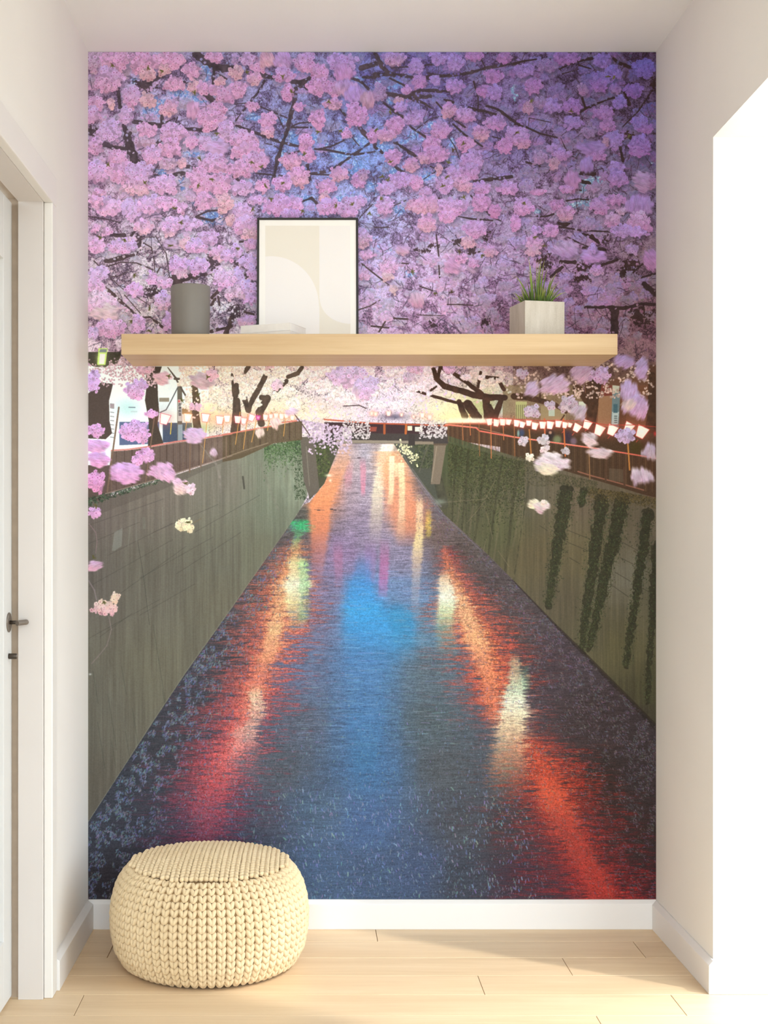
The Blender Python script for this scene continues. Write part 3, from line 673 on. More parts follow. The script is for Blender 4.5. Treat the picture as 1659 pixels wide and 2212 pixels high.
    WB = [(190,1800,60,60,68),(195,1930,50,42,46),(260,1720,58,60,68),(330,1600,62,62,68),(400,1500,66,64,72),(480,1400,72,68,72),(560,1280,84,76,76),(620,1180,98,88,86),(655,1110,96,92,84),(700,1060,200,140,120),(740,980,186,160,158),
          (790,975,176,164,172),(790,1060,170,152,164),(790,1140,150,132,152),(740,1200,150,124,156),(700,1280,132,120,146),(690,1350,116,116,142),(660,1450,100,112,138),(640,1560,92,98,112),(600,1660,84,90,98),(560,1760,76,78,90),(520,1830,64,70,86),(680,1750,76,94,114),(690,1880,68,88,114),
          (850,980,190,160,140),(880,1100,196,150,130),(870,1200,146,134,156),(880,1280,116,136,170),(920,1350,100,130,150),(930,1450,92,104,112),(930,1560,82,92,96),(960,1660,80,84,88),(1000,1780,70,72,78),(1000,1900,60,64,74),(900,1880,66,80,106),(800,1900,68,86,112),
          (780,1280,100,146,196),(790,1340,70,150,206),(860,1350,70,140,186),(780,1450,86,124,166),(790,1560,76,114,154),(800,1660,72,108,146),(790,1780,74,98,134),
          (940,1150,110,90,84),(1000,1200,90,76,70),(1060,1280,80,68,66),(1120,1350,78,66,66),(1180,1440,72,58,62),(1280,1560,64,50,50),(1380,1680,56,44,44),(1300,1700,52,38,34),(1400,1800,52,38,36),(1400,1930,46,32,34),(1100,1800,62,56,60),(1120,1900,62,46,56),(910,1060,120,100,96),(930,1090,100,92,98)]
    wat = upsample(idw(WB, 3.4), H, W)
    rp = noise(14, 1.5) * .5 + noise(40, 2.4) * .35 + noise(5, 1.1) * .15       # horizontal ripples
    rp2 = noise(9, 1.2)
    THR = np.clip((noise(26, 1.5) * .40 + noise(9, 1.1) * .35 + noise(60, 5) * .25 - .5) * 2.2 + .5, 0, 1)
    pers = ss(960, 1900, PY)
    rip = (rp - .5)
    wat = wat * (1 + rip[..., None] * (.34 + .16 * (1 - pers[..., None])) + (n1[..., None] - .5) * .22)
    gl = noise(1.4, 1.4) * .6 + n2 * .4
    def spine(y, P):
        ys = [p[0] for p in P]
        return [np.interp(PY, ys, [p[i] for p in P]) for i in range(1, len(P[0]))]
    def streak(P, c_of_y, edge=1.0, ripple=.55, lo=.0):
        """P: (y, centre, half width, alpha) ; colour keyed on y"""
        y0, y1 = P[0][0], P[-1][0]
        cx, hw, al = spine(PY, P)
        jit = (rp - .5) * hw * 1.5 * ripple + (rp2 - .5) * hw * .6 * ripple
        d = np.abs(PX - cx + jit) / (hw * (1 + .42 * ripple))
        core = np.exp(-(d ** 2) * 1.0 * edge)
        env = np.exp(-(d ** 2) * .28)
        m = ss(.0, .75, core * 1.25 - ripple * (THR - .30) * 1.15) * np.clip(env * 1.3 - .12, 0, 1) * al * ((PY >= y0) & (PY <= y1))
        m = np.clip(m * (1 - .62 * ripple * ss(.44, .66, rp2 * .45 + gl * .30 + rp * .25)), 0, 1)
        ys = [k_[0] for k_ in c_of_y]
        cc = np.stack([np.interp(PY, ys, [k_[1][i] for k_ in c_of_y]) for i in range(3)], -1) / 255.0
        cc = cc * (1 + ripple * ((gl - .5) * 1.15 + (rp2 - .5) * .40))[..., None]
        wat[:] = wat * (1 - m[..., None]) + cc * m[..., None]
    streak([(958,748,10,.2),(1000,738,16,.5),(1040,712,22,.75),(1090,692,24,.95),(1140,690,20,.9),(1180,688,16,.7),(1230,686,12,.4),(1290,682,9,.15)], [(958,(240,170,120)),(1080,(255,158,104)),(1150,(240,140,100)),(1230,(205,128,128)),(1290,(160,124,140))], ripple=.18)
    for x, y, r in ((706,1026,5),(712,1038,4),(724,1000,4)): pass
    streak([(960,836,13,.9),(1010,826,12,.95),(1060,816,11,.8),(1130,812,12,.5),(1180,810,12,.0)], [(960,(255,250,230)),(1060,(255,236,196)),(1180,(200,176,160))], ripple=.3)
    streak([(980,846,8,.5),(1010,838,8,.7),(1080,840,9,.5),(1130,838,10,.2)], [(980,(255,190,130)),(1130,(230,160,140))], ripple=.3)
    streak([(975,842,26,.7),(1040,858,26,.8),(1100,872,24,.75),(1150,880,22,.5),(1180,880,20,.1)], [(975,(250,180,130)),(1060,(250,160,116)),(1150,(236,140,100))], ripple=.25, edge=.7)
    streak([(1000,866,5,.8),(1040,868,6,.9),(1100,868,6,.85),(1140,866,8,.4),(1170,864,9,.1)], [(1000,(255,226,170)),(1170,(250,210,170))], ripple=.25)
    streak([(985,846,5,.9),(1060,845,5,.8),(1090,842,5,.3)], [(985,(255,240,200)),(1090,(255,230,180))], ripple=.2)
    streak([(1000,862,10,.4),(1006,862,10,.7),(1030,862,10,.4)], [(1000,(255,240,190))], ripple=.3)
    streak([(1068,906,6,.2),(1090,906,7,.95),(1150,906,7,.95),(1180,902,10,.9),(1220,900,9,.6),(1260,898,8,.35),(1300,896,8,.25),(1340,896,8,.12)], [(1068,(240,200,150)),(1100,(255,240,200)),(1160,(255,226,160)),(1220,(240,200,160)),(1340,(200,200,220))], ripple=.35)
    streak([(1100,925,5,.4),(1125,925,6,.9),(1158,925,5,.6),(1165,924,4,.0)], [(1100,(200,170,90)),(1130,(232,206,90)),(1165,(170,150,70))], ripple=.5)
    streak([(1070,912,22,.0),(1090,908,22,.4),(1130,900,26,.4),(1165,896,24,.0)], [(1070,(240,140,100)),(1165,(230,140,100))], ripple=.4)
    for P, c in ((((985,782,6,.0),(1010,784,6,.5),(1060,784,4,.7),(1075,784,4,.0)), (240,140,160)), (((990,758,6,.0),(1030,752,7,.5),(1065,752,6,.0)), (230,140,150)), (((1160,830,10,.0),(1210,830,9,.6),(1250,828,9,.7),(1290,826,9,.2)), (210,110,160)), (((1165,728,10,.0),(1200,730,9,.5),(1235,731,8,.4),(1280,732,8,.0)), (196,120,150)), (((1160,800,12,.0),(1200,800,12,.5),(1260,798,10,.3)), (176,130,180))):
        streak(list(P), [(P[0][0], c)], ripple=.2)
    streak([(1190,786,14,.0),(1230,782,14,.5),(1270,778,24,.8),(1310,782,36,.85),(1350,796,50,.75),(1400,800,54,.42),(1450,800,46,.22),(1560,790,34,.2),(1640,788,26,.3),(1680,788,22,.2),(1760,788,22,.0)], [(1190,(110,140,200)),(1260,(70,150,214)),(1320,(66,166,224)),(1380,(72,150,206)),(1500,(74,130,178)),(1640,(62,130,172)),(1760,(70,110,150))], ripple=.3, edge=1.0)
    streak([(1300,866,20,.0),(1335,866,24,.7),(1380,870,24,.4),(1430,876,20,.0)], [(1300,(50,150,196)),(1430,(70,140,180))], ripple=.2)
    # left warm band
    LR = [(1165,640,9,.3),(1190,632,16,.75),(1225,622,22,.9),(1265,612,30,.95),(1300,606,34,.95),(1350,592,36,.97),(1400,578,36,.97),(1450,558,38,.9),(1500,540,38,.85),(1550,520,40,.8),(1600,498,38,.8),(1650,470,40,.8),(1700,455,40,.75),(1750,444,42,.65),(1800,436,42,.6),(1850,425,42,.55)]
    LC = [(1165,(226,150,110)),(1225,(250,150,106)),(1300,(255,140,100)),(1400,(252,128,98)),(1500,(240,108,92)),(1600,(236,92,92)),(1680,(232,88,92)),(1760,(196,74,92)),(1850,(150,58,84))]
    for (dx, fw, fa, fc, rpl) in ((-6, 1.9, .50, (.66, .60, .74), 1.0), (0, 1.45, .76, (.92, .84, .90), 1.0), (6, .70, .80, (1.06, 1.14, 1.02), .88)):
        streak([(y, x + dx, w * fw, a * fa) for y, x, w, a in LR], [(y, (min(255, c[0] * fc[0]), c[1] * fc[1], c[2] * fc[2])) for y, c in LC], ripple=rpl)
    streak([(1230,616,8,.0),(1270,614,16,.6),(1330,600,14,.7),(1400,584,14,.6),(1460,562,14,.4),(1560,524,14,.4),(1660,478,12,.3),(1700,460,10,.0)], [(1230,(255,196,140)),(1350,(255,190,136)),(1460,(255,160,120)),(1600,(255,140,120)),(1700,(240,120,120))], ripple=.8)
    streak([(1120,646,10,.0),(1128,646,18,.9),(1142,648,18,.9),(1150,650,12,.5),(1160,640,6,.6),(1172,638,6,.7),(1184,634,8,.4),(1196,640,6,.1)], [(1125,(60,190,110)),(1140,(70,206,130)),(1160,(120,190,120)),(1175,(190,206,140)),(1196,(220,190,130))], ripple=.6)
    streak([(1195,640,8,.2),(1215,640,17,.95),(1235,644,16,.85),(1265,640,25,1.0),(1280,637,18,.97),(1300,634,17,.9),(1330,640,16,.5),(1360,640,12,.15)], [(1195,(230,214,150)),(1225,(252,232,170)),(1265,(255,252,214)),(1300,(250,236,170)),(1360,(190,200,150))], ripple=.4)
    streak([(1205,652,8,.2),(1220,656,10,.7),(1240,656,9,.5),(1265,656,9,.6),(1300,658,9,.4),(1335,654,10,.45),(1350,650,8,.0)], [(1205,(150,214,140)),(1300,(150,206,140)),(1350,(120,196,140))], ripple=.6)
    streak([(1475,556,8,.0),(1500,550,13,.8),(1530,556,13,.7),(1560,548,14,.55),(1590,530,20,.7),(1615,530,22,.4),(1650,525,26,.25),(1720,530,20,.0)], [(1475,(255,200,140)),(1510,(252,232,190)),(1570,(240,216,186)),(1650,(214,170,160)),(1720,(150,120,130))], ripple=.85)
    streak([(1340,590,12,.0),(1355,594,14,.7),(1380,588,14,.4),(1420,580,12,.3),(1450,572,10,.0)], [(1340,(255,214,150)),(1450,(255,170,120))], ripple=.5)
    streak([(1560,516,6,.0),(1585,516,8,.6),(1610,514,9,.4),(1660,500,12,.2),(1700,490,12,.0)], [(1560,(255,170,150)),(1700,(240,110,110))], ripple=.5)
    # right warm band
    RR = [(1178,962,6,.4),(1200,966,10,.8),(1240,974,16,.85),(1270,986,24,.9),(1310,996,32,.97),(1360,1026,38,.97),(1410,1046,36,.97),(1460,1062,34,.97),(1510,1066,32,.9),(1540,1070,34,.7),(1580,1110,36,.3),(1610,1146,38,.7),(1650,1172,44,.9),(1700,1190,46,.88),(1750,1205,50,.8),(1800,1232,58,.75),(1850,1256,60,.72),(1900,1285,66,.78),(1945,1310,72,.8)]
    RC = [(1178,(214,90,80)),(1240,(240,130,100)),(1310,(252,126,90)),(1380,(254,120,84)),(1450,(250,108,76)),(1530,(240,100,74)),(1620,(226,76,54)),(1700,(214,66,44)),(1780,(186,52,46)),(1860,(180,46,44)),(1945,(190,44,44))]
    for (dx, fw, fa, fc, rpl) in ((10, 1.8, .50, (.60, .52, .62), 1.0), (3, 1.45, .74, (.90, .80, .86), 1.0), (-2, .66, .74, (1.08, 1.22, 1.0), .92)):
        streak([(y, x + dx, w * fw, a * fa) for y, x, w, a in RR], [(y, (min(255, c[0] * fc[0]), c[1] * fc[1], c[2] * fc[2])) for y, c in RC], ripple=rpl)
    streak([(1240,972,8,.0),(1290,990,14,.7),(1340,1012,16,.75),(1400,1036,16,.6),(1470,1058,14,.4),(1560,1066,12,.2),(1640,1150,14,.0)], [(1240,(255,190,140)),(1340,(255,200,146)),(1420,(255,180,130)),(1640,(255,150,110))], ripple=.8)
    streak([(1230,958,5,.0),(1250,960,12,.9),(1280,964,16,1.0),(1300,966,17,1.0),(1318,964,16,.97),(1340,960,16,.7),(1360,960,18,.4),(1400,966,20,.2),(1430,970,16,.0)], [(1230,(250,200,150)),(1290,(255,252,224)),(1320,(226,236,180)),(1360,(170,196,140)),(1430,(180,150,110))], ripple=.4)
    streak([(1360,1020,16,.0),(1378,1024,20,.6),(1400,1030,20,.5),(1430,1032,16,.2),(1470,1040,16,.0)], [(1360,(255,190,130)),(1470,(255,150,110))], ripple=.5)
    streak([(1410,1112,8,.0),(1430,1112,10,.6),(1450,1114,12,.6),(1475,1118,16,.85),(1500,1112,22,1.0),(1540,1110,26,1.0),(1570,1104,28,.9),(1610,1100,30,.65),(1660,1100,34,.5),(1700,1096,34,.2),(1740,1090,30,.0)], [(1410,(240,214,160)),(1440,(226,226,176)),(1480,(214,232,190)),(1520,(255,250,214)),(1560,(255,232,184)),(1620,(240,200,150)),(1700,(180,140,100))], ripple=.55)
    streak([(1430,1136,8,.0),(1450,1134,8,.4),(1480,1136,7,.3),(1500,1134,6,.0)], [(1430,(110,190,150))], ripple=.8)
    streak([(1660,1176,20,.0),(1700,1186,24,.6),(1730,1196,24,.6),(1760,1212,26,.4),(1800,1226,26,.3),(1900,1290,24,.5),(1945,1300,30,.4)], [(1660,(240,90,60)),(1720,(240,100,64)),(1900,(214,72,54))], ripple=.5)
    # thin wave crests across everything
    wat *= (1 - .10 * (ss(.62, .75, rp2) * (PY < 1700))[..., None])
    m, b = poly(Lb)
    sub = img[b[1]:b[3], b[0]:b[2]]
    img[b[1]:b[3], b[0]:b[2]] = sub * (1 - m[..., None]) + np.clip(wat[b[1]:b[3], b[0]:b[2]], 0, 1) * m[..., None]
    stroke([(645,1105),(500,1312),(400,1453),(330,1558),(190,1776)], 1.2, (142,140,112), .6)
    stroke([(1110,1256),(1200,1351),(1262,1413),(1420,1575)], [2,5,8,12], (40,30,22), .6); stroke([(860,960),(905,1046),(950,1106),(1040,1190)], 2.5, (120,114,120), .5)
    stroke([(890,1012),(925,1066),(952,1094)], [2,6,4], (120,110,118), .6); glow(950, 1084, 14, 6, (140,148,132), .6)
    for x, y in ((688,1102),(716,1100),(723,1102),(775,989)): stroke([(x - 2.5, y), (x + 2.5, y)], 2.2, (70,58,62), .9)
    stroke([(678,1101),(700,1102)], 1, (90,70,70), .7); stroke([(970,1252),(972,1258)], 1.6, (110,90,60), .9); glow(710, 1027, 7, 3, (255,240,210), .9); glow(713, 1038, 3, 3, (255,235,200), .9)
    # fallen petals: mats along the edges, drifting specks in the middle
    def pet(n, fx, cols, l0, l1, w0=1.0, a=.55, ang=1.35, jit=.35):
        for _ in range(n):
            x, y = fx(); 
            if x < 191 or x > 1417 or y > 1942: continue
            L = rng.uniform(l0, l1); an = ang + rng.randn() * jit
            c = cols[rng.randint(len(cols))]
            stroke([(x, y), (x + L * math.cos(an), y + L * math.sin(an))], w0 * rng.uniform(.7, 1.4), tuple(v * rng.uniform(.75, 1.15) for v in c), a * rng.uniform(.5, 1))
    def edge_l():
        y = 1110 + 830 * math.sqrt(rng.rand()); xe = np.interp(y, [1090,1314,1455,1560,1782,1945], [655,500,400,330,190,110])
        return xe + 4 + abs(rng.randn()) * (14 + (y - 1090) * .12), y
    def edge_r():
        y = 1050 + 890 * math.sqrt(rng.rand()); xe = np.interp(y, [1000,1112,1185,1255,1350,1412,1574,1945], [880,960,1040,1110,1200,1262,1420,1700])
        return xe - 4 - abs(rng.randn()) * (20 + (y - 1040) * .20), y
    dl = lambda f, th: (lambda: next(((x, y) for x, y in (f() for _ in range(12)) if 191 < x < 1416 and y < 1942 and n4[int((y - MY0) * MK), int((x - MX0) * MK)] > th), (0, 0)))
    pet(4200, dl(edge_l, .48), [(122,128,148),(102,110,132),(136,142,158)], 1.5, 5.5, 1.7, .75, 2.1, .5)
    pet(6500, dl(edge_r, .42), [(124,108,116),(106,92,96),(136,120,132),(98,90,104)], 1.2, 4.6, 1.25, .65, .8, .6)
    def mid():
        y = 1380 + 560 * math.sqrt(rng.rand()); return rng.uniform(420, 1180), y
    pet(2600, mid, [(132,140,162),(150,160,178),(116,128,150)], 1.2, 4.6, 1.3, .65, 1.5, .3)
    pet(700, dl(lambda: (rng.uniform(500, 1150), rng.uniform(1700, 1940)), .5), [(150,164,186),(130,146,172)], 3, 8, 2.0, .65, 1.4, .3)
    pet(1100, lambda: (rng.uniform(600, 1000), rng.uniform(1250, 1500)), [(176,186,200),(150,162,190)], .6, 1.6, .8, .35, 0.1, .4)
    pet(700, lambda: (rng.uniform(640, 980), rng.uniform(1220, 1620)), [(190,206,220),(150,186,214)], 8, 34, .9, .30, 0.0, .03)
    pet(420, lambda: (rng.uniform(1040, 1250), rng.uniform(1620, 1800)), [(220,170,120),(200,130,100)], 2, 6, 1, .5, .15, .3)
    # ---------------------------------------------------------------- bridge
    fill([(700,912),(965,916),(965,938),(700,936)], (66,44,46)); fill([(700,934),(968,938),(968,958),(700,958)], (70,62,58)); fill([(726,950),(882,952),(882,958),(726,957)], (148,134,116)); fill([(896,953),(936,954),(936,960),(896,960)], (140,124,104))
    fill([(882,938),(896,938),(896,962),(882,962)], (62,54,50))
    stroke([(700,906),(800,914),(920,918),(966,920)], 3, (196,88,58), .9); stroke([(830,918),(830,936)], 5, (176,92,54)); stroke([(877,918),(876,936)], 5, (190,104,54)); fill([(798,922),(814,922),(812,932),(798,932)], (150,74,60)); fill([(880,920),(890,920),(890,930),(880,930)], (236,226,190)); fill([(896,922),(912,922),(912,932),(896,932)], (240,236,206)); glow(850, 900, 30, 7, (86,80,100), .8)
    for _ in range(620):
        x = rng.uniform(640, 760); y = 905 + abs(rng.randn()) * 30 + (x - 640) * .18
        if y > 985 or (x < 665 and y > 935): continue
        put(img, None, (x - MX0) * MK, (y - MY0) * MK, (2.2, 2.8)[rng.randint(2)], col((216,190,206)) * rng.uniform(.8, 1.12), .4)
    for _ in range(420):
        x = rng.uniform(740, 800) if rng.rand() < .5 else rng.uniform(905, 965); y = rng.uniform(908, 948)
        put(img, None, (x - MX0) * MK, (y - MY0) * MK, 2.2, col((220,206,200)) * rng.uniform(.8, 1.1), .4)
    for _ in range(90):
        t = rng.rand(); x = 862 + t * 38 + rng.randn() * 5; y = 962 + t * 30 + rng.randn() * 6
        put(img, None, (x - MX0) * MK, (y - MY0) * MK, 2.2, col((236,226,176)) * rng.uniform(.8, 1.1), .3)
    stroke([tp(12,830,610),tp(12,930,740),tp(12,1010,860)], 2.2, (92,72,64)); stroke([tp(12,1400,520),tp(12,1580,510),tp(12,1660,545)], 2.2, (84,66,66))
    # ---------------------------------------------------------------- railings
    fill([tp(11,*p) for p in ((270,1150),(450,1140),(700,1105),(1000,1050),(1380,1000),(1660,960),(1660,1195),(1050,1385),(800,1465),(200,1640))], (98,78,68), .93)
    fill([(480,938),(600,918),(640,910),(652,910),(652,950),(590,958),(520,990),(480,998)], (96,80,58), .93)
    for i in range(60):
        t = i / 59.0; x = 240 + 410 * t ** .9
        y0 = np.interp(x, [240,275,320,376,447,500,600,607,650], [973,971,965,955,945,939,919,914,909]); y1 = np.interp(x, [240,339,386,500,577,650], [1062,1034,1019,982,957,944])
        stroke([(x, y0 + 2), (x, y1)], 1.2 if i % 5 else 3.0, (70,54,46) if i % 2 else (120,98,82), .6)
    stroke([tp(11,270,1140),tp(11,450,1130),tp(11,700,1095),tp(11,1000,1040),tp(11,1380,990),tp(11,1660,945)], 3.2, (214,128,116)); stroke([(480,939),(600,918),(606,913),(640,909)], 3, (214,124,104)); stroke([tp(11,270,1148),tp(11,700,1104),tp(11,1380,998)], 1.0, (250,200,180), .5)
    stroke([tp(11,200,1640),tp(11,800,1470),tp(11,1050,1390),tp(11,1660,1200)], 2.6, (140,118,104), .9); stroke([(480,990),(525,974),(578,957)], 2.4, (144,124,100), .9)
    for p, q, w in (((256,880),(231,1062),3.6),((333,900),(314,1040),3.0),((411,950),(409,1020),3.0),((434,955),(433,1010),2.6),((488,945),(488,990),2.4)): stroke([p, q], w, (124,98,80), .95)
    for p, q in (((405,891),(398,945)),((518,890),(508,960)),((535,895),(525,970)),((556,895),(543,955)),((585,890),(577,930)),((616,905),(612,942)),((448,895),(437,1000)),((482,900),(480,935))): stroke([p, q], 1.6, (222,160,84), .9)
    stroke([tp(11,960,820), tp(11,950,950)], 2, (226,190,80))
    for i in range(70):
        t = i / 69.0; x = 968 + 448 * t ** 1.1
        y0 = np.interp(x, [968,1028,1036,1110,1203,1297,1418], [917,925,931,944,957,970,991]); y1 = np.interp(x, [968,1110,1230,1418], [953,985,1016,1066])
        stroke([(x, y0 + 2), (x, y1)], 1.1 if i % 6 else 2.4, (52,36,24) if i % 2 else (112,84,56), .55)
    fill([tp(14,1100,1290),tp(14,1290,1310),tp(14,1290,1460),tp(14,1100,1430)], (120,110,92), .35)
    stroke([(962,917),(1028,924),(1036,931),(1110,944),(1203,957),(1297,970),(1418,990)], 3.0, (232,112,92)); stroke([(962,916),(1028,923),(1110,943),(1297,969)], 1.0, (255,190,160), .6)
    stroke([tp(14,740,1330),tp(14,900,1380),tp(14,1200,1460),tp(14,1500,1545)], 2.8, (150,96,74), .9)
    for x, y0, y1 in ((145,170,240),(1165,0,0)): pass
    for p, q, w, c in (((1143,928),(1147,980),2.6,(190,120,60)),((1217,905),(1221,985),3.2,(206,108,56)),((1176,905),(1177,945),3.6,(196,100,60)),((1356,955),(1360,1015),3.2,(206,134,62)),((1272,970),(1274,1035),3.0,(140,100,64)),((1310,985),(1308,1040),4.4,(84,58,40)),((1348,1010),(1349,1050),4.4,(84,58,40)),((1110,900),(1112,985),2.0,(150,96,56)),((1060,905),(1061,990),1.8,(206,120,70)),((1014,895),(1016,940),1.6,(206,120,70)),((1034,905),(1036,985),1.6,(150,96,56)),((998,905),(1000,950),1.6,(180,110,66)),((1086,905),(1088,950),1.8,(196,110,66))): stroke([p, q], w, c, .95)
    # ---------------------------------------------------------------- paper lanterns
    def lantern(x, y, s, lean=0.0, c=(255,250,232), e=(226,64,74)):
        P = [(-.55,-.5),(.55,-.5),(.34,.55),(-.34,.55)]
        R = [(x + s * (u * math.cos(lean) - v * math.sin(lean)), y + s * (u * math.sin(lean) + v * math.cos(lean))) for u, v in P]
        G = [(x + (px - x) * 1.12, y + (py - y) * 1.10) for px, py in R]
        glow(x, y, s * .9, s * .8, (240,110,90), .35); fill(G, e, .85); fill(R, c); glow(x, y, s * .3, s * .35, (255,255,246), .6)
    for x, y, s, l, c, e in ((355,905,20,.25,(255,246,226),(226,60,90)),(405,902,16,.1,(255,244,220),(240,150,90)),(443,902,16,.1,(255,250,235),(226,80,80)),(474,907,16,.1,(255,250,235),(226,90,80)),(490,904,13,0,(255,250,235),(240,160,100)),(513,906,14,.08,(255,244,224),(226,60,100)),(526,909,12,.1,(255,240,224),(226,80,90)),(543,902,13,.35,(255,240,228),(226,60,80)),(557,902,9,.1,(214,70,150),(180,50,130)),
                          (573,901,11,.15,(255,240,220),(240,110,90)),(585,899,9,0,(255,230,214),(240,120,100)),(596,898,10,0,(255,244,220),(240,150,100)),(608,899,11,.1,(255,244,220),(240,150,100)),(618,898,9,0,(255,240,214),(240,150,100)),(631,902,9,.1,(255,236,206),(240,150,100)),
                          (803,893,8,.1,(255,214,190),(240,160,130)),(811,894,8,0,(255,206,180),(240,160,130)),(839,893,9,0,(255,226,206),(240,170,140)),(867,896,6,0,(255,214,190),(240,160,130)),(893,900,6,0,(255,200,180),(240,160,130)),(912,897,9,0,(255,230,206),(240,160,130)),(928,901,10,0,(255,200,190),(240,150,140))):
        lantern(x, y, s, l, c, e)
    for i in range(16): glow(972 + i * 5.6, 907 + .15 * i, 4.5, 5.5, (255,244,214), .95, pw=1.6)
    for i in range(16): glow(970 + i * 5.8, 915, 3.5, 2.5, (236,96,70), .55)
    glow(975, 902, 40, 12, (255,226,150), .5)
    for x, y, s, l in ((1057,911,13,-.1),(1072,913,14,.2),(1086,911,14,.1),(1098,911,12,.2),(1116,914,13,.15),(1128,917,12,.25),(1142,913,12,.1),(1155,920,14,.2),(1172,918,14,.05),(1188,918,15,.15),(1206,915,14,.15),(1220,918,12,.2),(1231,918,9,.3),(1246,924,16,.5),(1268,917,17,.4),(1294,929,20,.4),(1322,929,20,.4),(1358,923,19,.5),(1386,933,23,.45)):
        lantern(x, y, s, l, (255,246,224) if x > 1100 else (255,232,206), (230,70,62))
    stroke([(1060,903),(1150,908),(1260,909),(1310,918),(1370,918),(1418,922)], 1.4, (206,64,50), .8); glow(1415, 937, 3, 5, (230,60,60), .8)
    for x, y in ((1240,935),(1268,926),(1285,942),(1317,942),(1378,950),(1218,930)): stroke([(x, y), (x - 4, y + 5)], 1.4, (224,80,70), .8)
    glow(1405, 1000, 60, 60, (120,50,30), .15)
    for x, y in ((470,960),(440,985)): glow(x, y, 26, 18, (196,176,150), .18)
